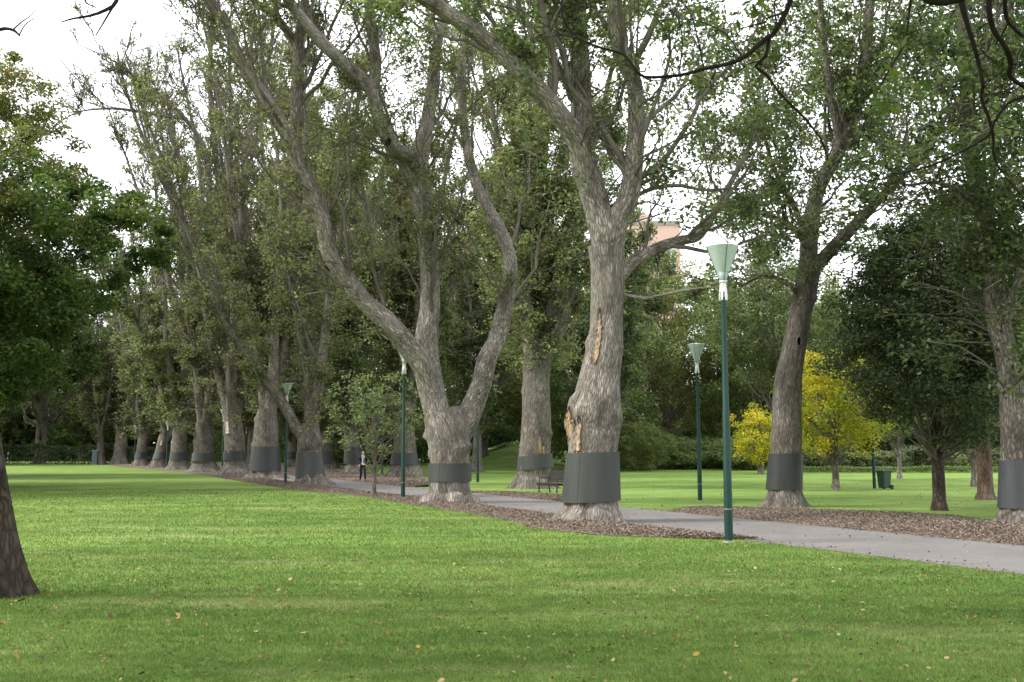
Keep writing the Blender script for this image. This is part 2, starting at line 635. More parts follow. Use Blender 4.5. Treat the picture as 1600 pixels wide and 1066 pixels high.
def tubes(acc, P, R, sides=4, mi=0):
    """many thin branches at once. P (N,m,3) R (N,m)"""
    N, m, _ = P.shape
    if N == 0:
        return
    T = unit(np.gradient(P, axis=1))
    ref = RNG.normal(size=(N, 1, 3))
    n1 = unit(np.cross(T, np.broadcast_to(ref, T.shape)))
    n2 = np.cross(T, n1)
    th = np.linspace(0, 2 * PI, sides, endpoint=False)
    V = P[:, :, None, :] + R[:, :, None, None] * (np.cos(th)[None, None, :, None] * n1[:, :, None, :] +
                                                 np.sin(th)[None, None, :, None] * n2[:, :, None, :])
    b = (np.arange(N) * m * sides)[:, None, None]
    i = np.arange(m - 1)[None, :, None]
    j = np.arange(sides)[None, None, :]
    j2 = (j + 1) % sides
    F = np.stack([b + i * sides + j, b + i * sides + j2, b + (i + 1) * sides + j2, b + (i + 1) * sides + j], -1)
    acc.add(V.reshape(-1, 3), F.reshape(-1, 4), mi=mi)


def spawn(P, R, nper, t0, t1, L, spread, up, curve, m, rk=.5, wig=.12, rng=None, rmin=.006, tend=.25, zmin=2.6, droop=0.0, wts=None):
    """children of many parent branches at once"""
    rng = rng or RNG
    N, pm, _ = P.shape
    n = int(N * nper)
    if n == 0:
        return np.zeros((0, m, 3)), np.zeros((0, m))
    pi = rng.integers(0, N, n) if wts is None else rng.choice(N, n, p=wts / wts.sum())
    t = rng.uniform(t0, t1, n)
    x = t * (pm - 1)
    i0 = np.minimum(x.astype(int), pm - 2)
    fr = (x - i0)[:, None]
    a, b = P[pi, i0], P[pi, i0 + 1]
    base = a + (b - a) * fr
    tan = unit(b - a)
    r0 = R[pi, i0] * (1 - fr[:, 0]) + R[pi, i0 + 1] * fr[:, 0]
    side = rng.normal(size=(n, 3))
    side = side - (side * tan).sum(1, keepdims=True) * tan
    side = unit(side)
    d = unit(tan * 1.0 + side * rng.uniform(spread * .6, spread * 1.3, n)[:, None] + np.array([0, 0, up]))
    ln = rng.uniform(L[0], L[1], n) * (1.1 - .45 * t)
    s = np.linspace(0, 1, m)
    wv = np.cumsum(rng.normal(size=(n, m, 3)), axis=1) * wig / m
    wv = wv - wv[:, :1]
    Q = base[:, None, :] + ln[:, None, None] * (d[:, None, :] * s[None, :, None] + wv)
    Q[:, :, 2] += ln[:, None] * (curve * s[None, :] ** 2 - droop * s[None, :] ** 2.5)
    rr = np.maximum(np.minimum(r0 * rk, ln * .019), rmin)
    QR = rr[:, None] * (1 - (1 - tend) * s[None, :])
    ok = Q[:, :, 2].min(1) > zmin * rng.uniform(.78, 1.75, n)
    return Q[ok], QR[ok]


def leaf_quads(acc, C, size, rng, mi=1, asp=.55, upb=.6, tint=None):
    """one bent diamond per leaf at points C"""
    n = len(C)
    if n == 0:
        return
    nn = rng.normal(size=(n, 3))
    nn[:, 2] = np.abs(nn[:, 2]) + upb
    nn = unit(nn)
    d = unit(np.cross(nn, rng.normal(size=(n, 3))))
    e = np.cross(nn, d)
    s = (np.asarray(size) * rng.uniform(.45, 1.0, n) ** .7 * 1.4)[:, None]
    a = C - d * s * .5
    b = C + d * s * .55
    l = C + e * s * asp * .5 + nn * s * .08 - d * s * .06
    r = C - e * s * asp * .5 + nn * s * .08 - d * s * .06
    V = np.stack([a, r, b, l], 1).reshape(-1, 3)
    F = np.arange(4 * n).reshape(-1, 4)
    acc.add(V, F, t=rng.uniform(0, 1, n) if tint is None else tint, mi=mi, smooth=False)


def leaves_on(acc, P, nper, sig, size, rng, t0=.2, mi=1, upb=.6, keep=None):
    N, m, _ = P.shape
    n = int(N * nper / 7)
    if n <= 0:
        return
    wt = np.cumsum(rng.gamma(.38, 1.0, N) + .02)
    pi = np.minimum(np.searchsorted(wt, rng.uniform(0, wt[-1], n)), N - 1)
    x = (t0 + (1 - t0) * rng.uniform(0, 1, n) ** .7) * (m - 1)
    i0 = np.minimum(x.astype(int), m - 2)
    fr = (x - i0)[:, None]
    C = P[pi, i0] * (1 - fr) + P[pi, i0 + 1] * fr + rng.normal(size=(n, 3)) * sig
    if keep is not None:
        C = C[rng.uniform(size=n) < keep(C)]
    # each point becomes a small tuft of leaves
    C = np.repeat(C, 7, axis=0)
    C = C + rng.normal(size=C.shape) * np.array([1, 1, .7]) * size * .95
    leaf_quads(acc, C, size, rng, mi, upb=upb)


# ------------------------------------------------------------------ elms of the avenue
def trunk_band(root, limb, z0, z1, mat, org, seed=0, tilt=0.0, pad=.03, tilt2=None):
    """sheet-metal guard wrapped round the trunk"""
    r = np.random.default_rng(seed)
    acc = Acc()
    K, rows = 56, 9
    th = np.linspace(0, 2 * PI, K, endpoint=False)
    ph = r.uniform(0, 6, 4)
    outer, inner = [], []
    idx = [int(np.argmin(np.abs(limb.P[:, 2] - z))) for z in np.linspace(z0, z1, 5)]
    fits = [max(float((limb.R[i] * limb.A[i]).mean()) * 1.02, float(np.percentile(limb.R[i] * limb.A[i], 93))) for i in idx]
    fl = np.polyfit(np.linspace(0, 1, 5), fits, 1)
    c0, c1 = limb.P[idx[0]], limb.P[idx[-1]]
    for q in range(rows):
        f = q / (rows - 1)
        tl = tilt * (1 - f) + (tilt if tilt2 is None else tilt2) * f
        rad = fl[1] + fl[0] * f + pad
        c = c0 + (c1 - c0) * f
        rr = rad * (1 + .014 * np.sin(2 * th + ph[0]) + .007 * np.sin(5 * th + ph[1] + f) + .004 * np.sin(9 * th + ph[2] + 2 * f))
        z = z0 + (z1 - z0) * f + tl * np.cos(th)
        ring = np.stack([c[0] + rr * np.cos(th), c[1] + rr * np.sin(th), z], -1)
        outer.append(ring)
        ri = ring.copy()
        ri[:, 0] = c[0] + (rr - .012) * np.cos(th)
        ri[:, 1] = c[1] + (rr - .012) * np.sin(th)
        inner.append(ri)
    rings = outer + inner[::-1]
    V = np.concatenate(rings)
    n = len(rings)
    i = np.arange(n)[:, None]
    j = np.arange(K)[None, :]
    i2 = (i + 1) % n
    j2 = (j + 1) % K
    F = np.stack([i * K + j, i * K + j2, i2 * K + j2, i2 * K + j], -1).reshape(-1, 4)
    acc.add(V, F)
    o = acc.build('trunk_band', mat, root, org, tint=False)
    md = o.modifiers.new('edge', 'EDGE_SPLIT')
    md.split_angle = 1.0
    # overlapping lap seam facing the path
    a2 = Acc()
    k0 = int(r.uniform(.62, .70) * K)
    sel = [(k0 + d) % K for d in range(2)]
    cen = [(outer[q].mean(0)) for q in range(rows)]
    for face in (0, 1):
        pass
    W = []
    for q in range(rows):
        for s_ in sel:
            p = outer[q][s_]
            dr = unit((p - cen[q]) * np.array([1, 1, 0]))
            W.append(p + dr * .006)
    W = np.array(W)
    Fq = [[q * 2, q * 2 + 1, q * 2 + 3, q * 2 + 2] for q in range(rows - 1)]
    nW = len(W)
    Wi = []
    for q in range(rows):
        for s_ in sel:
            p = outer[q][s_]
            dr = unit((p - cen[q]) * np.array([1, 1, 0]))
            Wi.append(p - dr * .004)
    Wi = np.array(Wi)
    Fs = []
    for q in range(rows - 1):
        for s_ in (0, 1):
            Fs.append([q * 2 + s_, (q + 1) * 2 + s_, nW + (q + 1) * 2 + s_, nW + q * 2 + s_])
    a2.add(np.vstack([W, Wi]), Fq + Fs, smooth=False)
    a2.build('seam', mat, o, org, tint=False)
    return o


def patch(root, limb, z0, z1, th0, th1, org, mat, seed=0, proud=.015, name='torn_wood', taper=True):
    """jagged strip of bare wood lying on the trunk"""
    r = np.random.default_rng(seed)
    acc = Acc()
    ids = [i for i in range(len(limb.P)) if z0 <= limb.P[i, 2] <= z1]
    zs = limb.P[ids, 2]
    V, rows = [], []
    NZ = max(10, int((z1 - z0) / .06))
    cols = 7
    for q in range(NZ + 1):
        f = q / NZ
        z = z0 + (z1 - z0) * f
        i = int(np.argmin(np.abs(limb.P[:, 2] - z)))
        c = (th0 + th1) / 2
        hw = (th1 - th0) / 2
        if taper:
            hw = hw * (.25 + .75 * math.sin(PI * min(1, .18 + .82 * (1 - f) if f > .5 else .5)) ** .8) * (1.0 if f < .7 else max(.06, (1 - f) / .3))
        hw *= 1 + r.uniform(-.3, .3)
        c += r.uniform(-.04, .04) * (th1 - th0)
        th = np.linspace(c - hw, c + hw, cols)
        ring = limb.ring(i, th, 1.0, 0.0)
        dz = z - limb.P[i, 2]
        ring = ring + limb.T[i] * dz / max(.3, limb.T[i][2])
        prof = np.array([-.03, proud + .022, proud * .8, proud * .5, proud * .9, proud + .022, -.03]) + r.normal(size=cols) * .009
        nr = unit(ring - (limb.P[i] + limb.T[i] * dz))
        V.append(ring + nr * prof[:, None])
    V = np.array(V)
    F, tt = [], []
    for q in range(NZ):
        for k in range(cols - 1):
            F.append([q * cols + k, q * cols + k + 1, (q + 1) * cols + k + 1, (q + 1) * cols + k])
            tt.append((.0, .42, 1, 1, .42, .0)[k] * min(1, (NZ - q) / 3))
    acc.add(V.reshape(-1, 3), F, t=tt, smooth=False)
    return acc.build(name, mat, root, org)


def px_poly(pts, Y, dz0=0.0, dz1=0.0):
    """traced centre line (px, py, width) -> real points at depth Y, drifting in depth from dz0 to dz1"""
    n = len(pts)
    P, R = [], []
    for i, (x, y, w) in enumerate(pts):
        d = Y + dz0 + (dz1 - dz0) * (i / max(1, n - 1)) ** 1.2
        P.append(at(x, y, d))
        R.append(w / 2 * d / FPX)
    return np.array(P), np.array(R)


def extend(P, R, L, rng, up=.35, n=4, rend=.03):
    """carry a traced limb on past the last traced point"""
    d = unit(P[-1] - P[-2])
    r0 = R[-1]
    out, rad = [P], [R]
    p = P[-1]
    for k in range(n):
        d = unit(d + np.array([0, 0, up]) * .4 + rng.normal(size=3) * .12)
        p = p + d * L / n
        out.append(p[None])
        rad.append(np.array([r0 + (rend - r0) * (k + 1) / n]))
    return np.vstack(out), np.concatenate(rad)


EPI = 2.2


def elm(label, base, tw, trace=(), limbs=(), H=24, spread=8.0, nstems=0, bark='bark', leafmat='leaf_elm', leaf=.1, dens=1.0,
        band=None, seed=0, group='elms lining the avenue', split=5.0, flare=.28, epi=120, zbare=16.0, bare=.35, lobes=7, name='elm_tree',
        trunk_top=None, ext=5.0, lowz=2.8, twigs=1.0, cut=None, trunk_epi=1, sprout=1.0):
    """trace: [(px,py,width)] of the trunk above its base; limbs: [(trace, dz_end, ext)]"""
    rng = np.random.default_rng(seed + 100)
    g = gpt(*base)
    rb = tw / 2 * g[1] / FPX
    Y = g[1] + rb * .75
    org = np.array([g[0] * Y / g[1], Y, float(gh(g[0], Y))])
    root = empty(name, org)
    tag(root, label, 'tree', group)
    # trunk
    if trace:
        P, R = px_poly(trace, Y)
        P[:, 1] += rng.normal(size=len(P)) * .04
        zr = P[:, 2].copy()
        r0 = float(np.interp(0.0, zr, R))
        x0 = float(np.interp(0.0, zr, P[:, 0]))
        ok = zr > .08
        P = np.vstack([[[x0, Y, -.15], [x0, Y, 0.0]], P[ok]])
        R = np.concatenate([[r0 * 1.12, r0 * 1.03], R[ok]])
    else:
        zt = split
        nx = rng.normal(size=2) * .25
        hh = np.array([-.12, .25, .7, 1.4, 2.5, 3.6, zt])
        kk = np.array([1.62, 1.36, 1.12, .98, .9, .84, .78]) * .86
        P = np.array([[org[0] + nx[0] * max(0, h / zt) ** 1.5, Y + nx[1] * max(0, h / zt) ** 1.5, h + org[2]] for h in hh])
        R = rb * kk
    if trace and trunk_top:
        P, R = extend(P, R, trunk_top, rng, .5)
    elif not trace and not nstems:
        P, R = extend(P, R, H - split, rng, .8, 8)
    tl = Limb(P, R, .14, 30 if Y < 40 else 20, seed, flare, lobes, .04 if Y < 40 else .06, .5, knots=5)
    acc = Acc()
    tl.add_to(acc)
    acc.build('trunk', M[bark], root, org, tint=False)
    # limbs
    stems = [tl] if (trunk_top or (not trace and not nstems)) else []
    for q, (tr, dze, ex) in enumerate(limbs):
        LP, LR = px_poly(tr, Y, 0, dze)
        if ex:
            LP, LR = extend(LP, LR, ex, rng)
        LR = LR * .87
        d0 = unit(LP[1] - LP[0])
        LP = np.vstack([LP[0] - d0 * LR[0] * .75, LP[0] - d0 * LR[0] * .6, LP])
        LR = np.concatenate([[LR[0] * .05, LR[0] * .55], [LR[0] * .97], LR[1:]])
        lb = Limb(LP, LR, .16 if Y < 40 else .22, 18 if Y < 40 else 10, seed * 31 + q, 0, wob=.06, knots=9 if Y < 60 else 2)
        a = Acc()
        lb.add_to(a)
        a.build('limb', M[bark], root, org, tint=False)
        stems.append(lb)
    top = tl.P[-1]
    for q in range(nstems):
        az = 2 * PI * (q + rng.uniform(-.3, .3)) / nstems + seed
        rad = spread * rng.uniform(.45, 1.0)
        hh = H * rng.uniform(.85, 1.05) - top[2]
        ts = np.linspace(0, 1, 8)
        p0 = top - np.array([0, 0, rng.uniform(.3, 1.3)])
        dx = rad * (ts * .75 + .25 * ts ** 2.0)
        pts = np.stack([p0[0] + math.cos(az) * dx, p0[1] + math.sin(az) * dx, p0[2] + hh * (ts * 1.0)], -1)
        pts += np.cumsum(rng.normal(size=pts.shape), axis=0) * .18 * (ts > 0)[:, None]
        rr = R[-1] * rng.uniform(.5, .7) * (1 - .93 * ts ** .8) + .02
        lb = Limb(pts, rr, .35, 9, seed * 37 + q, 0, wob=.05, knots=2)
        a = Acc()
        lb.add_to(a)
        a.build('limb', M[bark], root, org, tint=False)
        stems.append(lb)
    # crown
    ca = Acc()
    SP, SR = [], []
    for lb in stems:
        p, r = lb.poly(16)
        SP.append(p)
        SR.append(r)
    SP, SR = np.array(SP), np.array(SR)
    LW = np.linalg.norm(np.diff(SP, axis=1), axis=2).sum(1)
    LW = np.where(LW < 2.5, .02, LW)
    n1 = max(4, int(13 * twigs))
    b1, r1 = spawn(SP, SR, n1, .12, .98, (2.0, 5.2), .9, .35, .22, 9, .45, .22, rng, .012, .2, lowz, wts=LW)
    b2, r2 = spawn(b1, r1, 6 * twigs, .15, 1, (.9, 2.2), .9, .25, .12, 6, .55, .2, rng, .008, .3, lowz)
    b2s, r2s = spawn(SP, SR, 10 * twigs * sprout, .05, 1, (.7, 1.8), 1.4, .2, .1, 6, .2, .2, rng, .008, .3, lowz, wts=LW)
    b2 = np.concatenate([b2, b2s])
    r2 = np.concatenate([r2, r2s])
    b3, r3 = spawn(b2, r2, 3.2 * twigs, .2, 1, (.35, .95), 1.0, .12, .05, 4, .6, .2, rng, .006, .4, lowz)
    tw_ = Y * .00040
    tubes(ca, b1, np.maximum(r1, tw_ * 1.3), 5, 0)
    tubes(ca, b2, np.maximum(r2, tw_), 3, 0)
    tubes(ca, b3, np.maximum(r3, tw_ * .75), 3, 0)

    def keep(C):
        k = 1 - (1 - bare) * smooth(zbare - 5, zbare + 4, C[:, 2])
        if cut is not None:
            k = k * cut(C)
        return k
    leaves_on(ca, b3, 19 * dens, .15, leaf, rng, .2, keep=keep)
    leaves_on(ca, b2, 18 * dens, .18, leaf, rng, .3, keep=keep)
    if epi:
        allP = SP if trace or not len(SP) else SP
        tp, trr = tl.poly(16)
        zsel = (tp[:, 2] > 2.4)
        up_ = np.interp(np.linspace(0, 1, 16), [0, 1], [2.6, tp[-1, 2]])
        tq = np.stack([np.interp(up_, tp[:, 2], tp[:, a_]) for a_ in range(3)], -1)[None]
        tr_ = np.interp(up_, tp[:, 2], trr)[None]
        E, SR_ = (np.concatenate([tq] * trunk_epi + [allP]), np.concatenate([tr_] * trunk_epi + [SR])) if tp[-1, 2] > 3.2 and trunk_epi else (allP, SR)
        e1, er1 = spawn(E, SR_, epi * EPI / len(E), .0, .55, (.7, 3.1), 1.7, .05, .0, 6, .13, .25, rng, .006, .3, lowz * .85, droop=.22, wts=np.concatenate([np.full(len(E) - len(LW), LW.max() * .5), LW]))
        tubes(ca, e1, np.maximum(er1, tw_ * .8), 3, 0)
        leaves_on(ca, e1, 48 * dens, .22, leaf, rng, .12, keep=lambda C: 1 - .6 * smooth(12, 18, C[:, 2]))
    ca.build('crown', [M['twig'], M[leafmat]], root, org)
    if band:
        for (y0, y1, bm, tl0, tl1) in [band]:
            z0 = at(base[0], y0, Y - rb * .8)[2]
            z1 = at(base[0], y1, Y - rb * .8)[2]
            trunk_band(root, tl, z0, z1, M[bm], org, seed, tl0, tilt2=tl1)
    return root, tl, stems, org


# ------------------------------------------------------------------ clump-built trees (dense crowns)
def clump_tree(name, label, loc, H, W, mat, bark='bark', tr=.2, cz=.25, leaf=.2, nclump=160, per=90, clump=.7, seed=0, group=None,
               trunk_show=True, shape='oval', lean=0.0, dens=1.0, cat='tree', blobs=None, hollow=.45, drop=0.0, depth=None):
    rng = np.random.default_rng(seed + 500)
    org = np.array([loc[0], loc[1], float(gh(loc[0], loc[1])) if len(loc) < 3 else loc[2]])
    root = empty(name, org)
    tag(root, label, cat, group)
    z0 = H * cz
    zc, rz = (H + z0) / 2, (H - z0) / 2
    D = depth or W
    cen = []
    ph = rng.uniform(0, 6.28, 6)
    while len(cen) < nclump:
        q = unit(rng.normal(size=3)) * rng.uniform(hollow ** 3, 1) ** (1 / 3)
        if shape == 'cone':
            k = 1 - .55 * (q[2] * .5 + .5)
        elif shape == 'dome':
            k = 1.05 if q[2] < 0 else 1.0
            if q[2] < -.55 and rng.uniform() < .6:
                continue
        else:
            k = 1.0
        az = math.atan2(q[1], q[0])
        k *= 1 + .16 * math.sin(2 * az + ph[0] + 2 * q[2]) + .12 * math.sin(3 * az + ph[1] - 3 * q[2]) + .1 * math.sin(5 * q[2] + ph[2])
        cen.append([q[0] * W / 2 * k + lean * q[2], q[1] * D / 2 * k, zc + q[2] * rz * (1 + .08 * math.sin(3 * az + ph[3]))])
    cen = np.array(cen)
    cen[:, 2] = np.maximum(cen[:, 2], .25)
    # trunk
    if trunk_show:
        P = np.array([[0, 0, -.1], [0, 0, .15], [.01, 0, .5], [lean * .1 + .02, .03, H * .25], [lean * .3, -.04, H * .5], [lean * .5, .02, H * .82]])
        R = tr * np.array([1.5, 1.25, 1.03, .92, .62, .12])
        tl = Limb(P, R, max(.12, H * .012), 14, seed, .16, 5, .05, .3, knots=3)
        a = Acc()
        tl.add_to(a)
        a.build('trunk', M[bark], root, None, tint=False)
    ca = Acc()
    if trunk_show:
        nb = min(len(cen), 70)
        sel = rng.choice(len(cen), nb, replace=False)
        zt = np.clip(cen[sel, 2] - rng.uniform(.15, .4, nb) * H, H * .16, H * .75)
        st = np.stack([lean * zt / H * .6, np.zeros(nb), zt], -1)
        s = np.linspace(0, 1, 7)[None, :, None]
        Pb = st[:, None, :] * (1 - s) + cen[sel][:, None, :] * s
        Pb[:, :, 2] += (np.sin(s[0, :, 0] * PI) * .12 * H * .2)[None, :] * rng.uniform(-1, 1, nb)[:, None]
        Pb += np.cumsum(rng.normal(size=Pb.shape), 1) * .02 * W * (s > 0)
        rb_ = tr * .28 * rng.uniform(.5, 1, nb)
        tubes(ca, Pb, rb_[:, None] * (1 - .8 * s[0, :, 0])[None, :], 5, 0)
    n = int(nclump * per * dens)
    ci = rng.integers(0, nclump, n)
    rad = clump * rng.uniform(.6, 1.4, nclump)
    q = unit(rng.normal(size=(n, 3))) * (rng.uniform(size=n) ** .45)[:, None]
    q[:, 2] *= .62
    C = cen[ci] + q * rad[ci][:, None]
    if drop:
        C[:, 2] -= drop * rng.uniform(size=n) ** 2
    C[:, 2] = np.maximum(C[:, 2], .08)
    leaf_quads(ca, C, leaf, rng, 1)
    ca.build('crown', [M['twig'], M[mat]], root, None)
    return root


# ------------------------------------------------------------------ the setting
def line_x(A, B, y):
    return A[0] + (B[0] - A[0]) * (y - A[1]) / (B[1] - A[1])


SL = -0.43                       # avenue direction: dx per metre of depth
pe_near = gpt(1600, 899)         # path edge towards the camera
pe_far = gpt(1600, 852)


def path_near(y): return pe_near[0] + SL * (y - pe_near[1])
def path_far(y): return pe_far[0] + SL * (y - pe_far[1])


def build_ground():
    xs = np.unique(np.concatenate([np.linspace(-900, -120, 14), np.linspace(-120, 120, 61), np.linspace(120, 900, 14)]))
    ys = np.unique(np.concatenate([np.linspace(-300, -20, 8), np.linspace(-20, 260, 71), np.linspace(260, 1500, 14)]))
    X, Yg = np.meshgrid(xs, ys)
    Z = gh(X, Yg)
    V = np.stack([X, Yg, Z], -1).reshape(-1, 3)
    nx, ny = len(xs), len(ys)
    i = np.arange(ny - 1)[:, None]
    j = np.arange(nx - 1)[None, :]
    F = np.stack([i * nx + j, i * nx + j + 1, (i + 1) * nx + j + 1, (i + 1) * nx + j], -1).reshape(-1, 4)
    a = Acc()
    a.add(V, F)
    o = a.build('ground', M['grass'], tint=False)
    tag(o, 'green park lawn', kind='structure')


def strip(name, label, near, far, y0, y1, z, mat, n=200, jn=0.0, jf=0.0, cols=6, hump=0.0, seed=0):
    rng = np.random.default_rng(seed)
    ys = y0 * (y1 / y0) ** np.linspace(0, 1, n)

    def wob(k, amp):
        w = np.zeros(n)
        if amp:
            for fq in (.35, .8, 1.9, 4.1):
                w += amp / math.sqrt(fq) * .4 * np.sin(ys * fq + rng.uniform(0, 6.28))
            w += rng.normal(size=n) * amp * .15
        return w
    xn = np.array([near(y) for y in ys]) + wob(0, jn)
    xf = np.array([far(y) for y in ys]) + wob(1, jf)
    xf = np.maximum(xf, xn + .02)
    f = np.linspace(0, 1, cols)
    X = xn[:, None] + (xf - xn)[:, None] * f[None, :]
    Yg = np.repeat(ys[:, None], cols, 1)
    Z = z + gh(X, Yg) + hump * np.sin(PI * f)[None, :] * np.minimum(1, (xf - xn) / 1.5)[:, None]
    V = np.stack([X, Yg, Z], -1).reshape(-1, 3)
    i = np.arange(n - 1)[:, None]
    j = np.arange(cols - 1)[None, :]
    F = np.stack([i * cols + j, i * cols + j + 1, (i + 1) * cols + j + 1, (i + 1) * cols + j], -1).reshape(-1, 4)
    a = Acc()
    a.add(V, F)
    return a, ys, xn, xf, hump


def add_chips(a, ys, xn, xf, z, dens, rng, ymax, hump, spill=.15, size=.05):
    """wood chips lying over the bed, scattered a little past its edge"""
    yy = rng.uniform(ys[0], min(ymax, ys[-1]), dens)
    yy = ys[0] + (min(ymax, ys[-1]) - ys[0]) * rng.uniform(size=dens) ** 1.6
    n0, f0 = np.interp(yy, ys, xn), np.interp(yy, ys, xf)
    w = f0 - n0
    f = rng.uniform(size=dens)
    ok = w > .15
    x = n0 + w * f + rng.normal(size=dens) * spill
    C = np.stack([x, yy, z + gh(x, yy) + hump * np.sin(PI * f) * np.minimum(1, w / 1.5) + rng.uniform(.004, .03, dens)], -1)[ok]
    # far chips are drawn larger so they stay visible
    sz = size * np.maximum(1, C[:, 1] / 40)
    leaf_quads(a, C, sz, rng, 1, asp=.4, upb=1.4)


def ramp_pts(pts):
    """piecewise x(y) from traced ground pixels"""
    g = np.array([gpt(*p)[:2] for p in pts])
    g = g[np.argsort(g[:, 1])]
    return lambda y: float(np.interp(y, g[:, 1], g[:, 0]))


build_ground()

a, ys, xn, xf, _ = strip('path', '', path_near, path_far, 3, 240, .004, M['path'], 160, .05, .05, 5)
tag(a.build('path', M['path'], tint=False), 'pale asphalt footpath', kind='structure')

mb_near = ramp_pts([(1150, 845), (1128, 843), (1060, 841), (1000, 839), (920, 836), (830, 826), (790, 812), (740, 802), (690, 795), (640, 788), (600, 781),
                    (540, 773), (480, 768), (440, 762), (400, 756), (350, 748), (300, 740), (250, 735), (200, 731), (140, 727)])
y_start = gpt(1126, 843.5)[1]
a, ys, xn, xf, hp = strip('mulch_bed', '', mb_near, lambda y: max(path_near(y) + .06, mb_near(y)), y_start, 150, .010, M['mulch'], 420, .12, .05, 8, .07, 3)
add_chips(a, ys, xn, xf, .012, 52000, np.random.default_rng(5), 75, hp)
tag(a.build('mulch_bed', [M['mulch'], M['chips']]), 'bark mulch strip along the near tree row', kind='structure')

mf_far = ramp_pts([(1750, 838), (1600, 823), (1540, 815), (1480, 806), (1400, 796), (1300, 791), (1260, 784), (1180, 783), (1120, 787), (1090, 791), (1074, 797)])
a, ys, xn, xf, hp = strip('mulch_bed', '', lambda y: path_far(y) - .05, lambda y: max(mf_far(y), path_far(y) + .0), gpt(1750, 866)[1], gpt(1074, 799)[1],
                          .010, M['mulch'], 200, .05, .15, 8, .12, 4)
add_chips(a, ys, xn, xf, .012, 42000, np.random.default_rng(6), 75, hp)
tag(a.build('mulch_bed', [M['mulch'], M['chips']]), 'bark mulch bed on the far side of the path', kind='structure')

mg_far = ramp_pts([(905, 783), (880, 775), (862, 764), (830, 759), (790, 759), (750, 762), (712, 768)])
a, ys, xn, xf, hp = strip('mulch_bed', '', lambda y: path_far(y) - .05, lambda y: max(mg_far(y), path_far(y) + .02), gpt(905, 784)[1], gpt(712, 768.5)[1],
                          .010, M['mulch'], 120, .05, .12, 6, .08, 8)
add_chips(a, ys, xn, xf, .012, 9000, np.random.default_rng(7), 75, hp)
tag(a.build('mulch_bed', [M['mulch'], M['chips']]), 'bark mulch patch round the benched elm', kind='structure')

mh_far = ramp_pts([(700, 760), (660, 748), (600, 742), (540, 735), (470, 731), (400, 727), (330, 724)])
a, ys, xn, xf, hp = strip('mulch_bed', '', lambda y: path_far(y) - .05, lambda y: max(mh_far(y), path_far(y) + .02), gpt(700, 761)[1], 150,
                          .010, M['mulch'], 160, .05, .2, 6, .08, 9)
add_chips(a, ys, xn, xf, .012, 9000, np.random.default_rng(8), 110, hp)
tag(a.build('mulch_bed', [M['mulch'], M['chips']]), 'bark mulch strip along the far tree row', kind='structure')


# mown grass blades near the camera
def on_lawn(x, y):
    nearb = np.array([mb_near(v) if v > y_start else path_near(v) for v in y])
    return x < nearb - .02


def build_blades():
    rng = np.random.default_rng(21)
    a = Acc()
    for (y0, y1, d, h, w) in ((5.6, 8.5, 6000, .026, .0058), (8.5, 12, 3400, .027, .0078), (12, 18, 1400, .029, .011), (18, 30, 420, .032, .017), (30, 48, 110, .035, .028)):
        hw0 = .53
        area = (y0 + y1) * hw0 * (y1 - y0)
        n = int(area * d)
        u = rng.uniform(size=n)
        y = np.sqrt(y0 ** 2 + u * (y1 ** 2 - y0 ** 2))
        x = rng.uniform(-hw0, hw0, n) * y
        ok = on_lawn(x, y)
        # tufts: thin the blades where a coarse pattern is low
        pat = np.sin(x * 9 + 2 * np.sin(y * 7)) * np.sin(y * 11 + 2 * np.sin(x * 5))
        ok &= rng.uniform(size=n) < .75 + .25 * pat
        x, y = x[ok], y[ok]
        n = len(x)
        az = rng.uniform(0, 2 * PI, n)
        hh = h * rng.uniform(.5, 1.25, n)
        ln = rng.uniform(.15, .8, n) * hh
        la = rng.uniform(0, 2 * PI, n)
        dx, dy = np.cos(az) * w / 2, np.sin(az) * w / 2
        z0 = np.zeros(n)
        A = np.stack([x - dx, y - dy, z0], -1)
        B = np.stack([x + dx, y + dy, z0], -1)
        tx, ty = x + np.cos(la) * ln, y + np.sin(la) * ln
        Cc = np.stack([tx + dx * .25, ty + dy * .25, hh], -1)
        D = np.stack([tx - dx * .25, ty - dy * .25, hh], -1)
        V = np.stack([A, B, Cc, D], 1).reshape(-1, 3)
        a.add(V, np.arange(4 * n).reshape(-1, 4), t=rng.uniform(0, 1, n), smooth=False)
    o = a.build('grass', M['blade'])
    tag(o, 'short mown grass blades of the lawn', 'grass', kind='stuff')


build_blades()


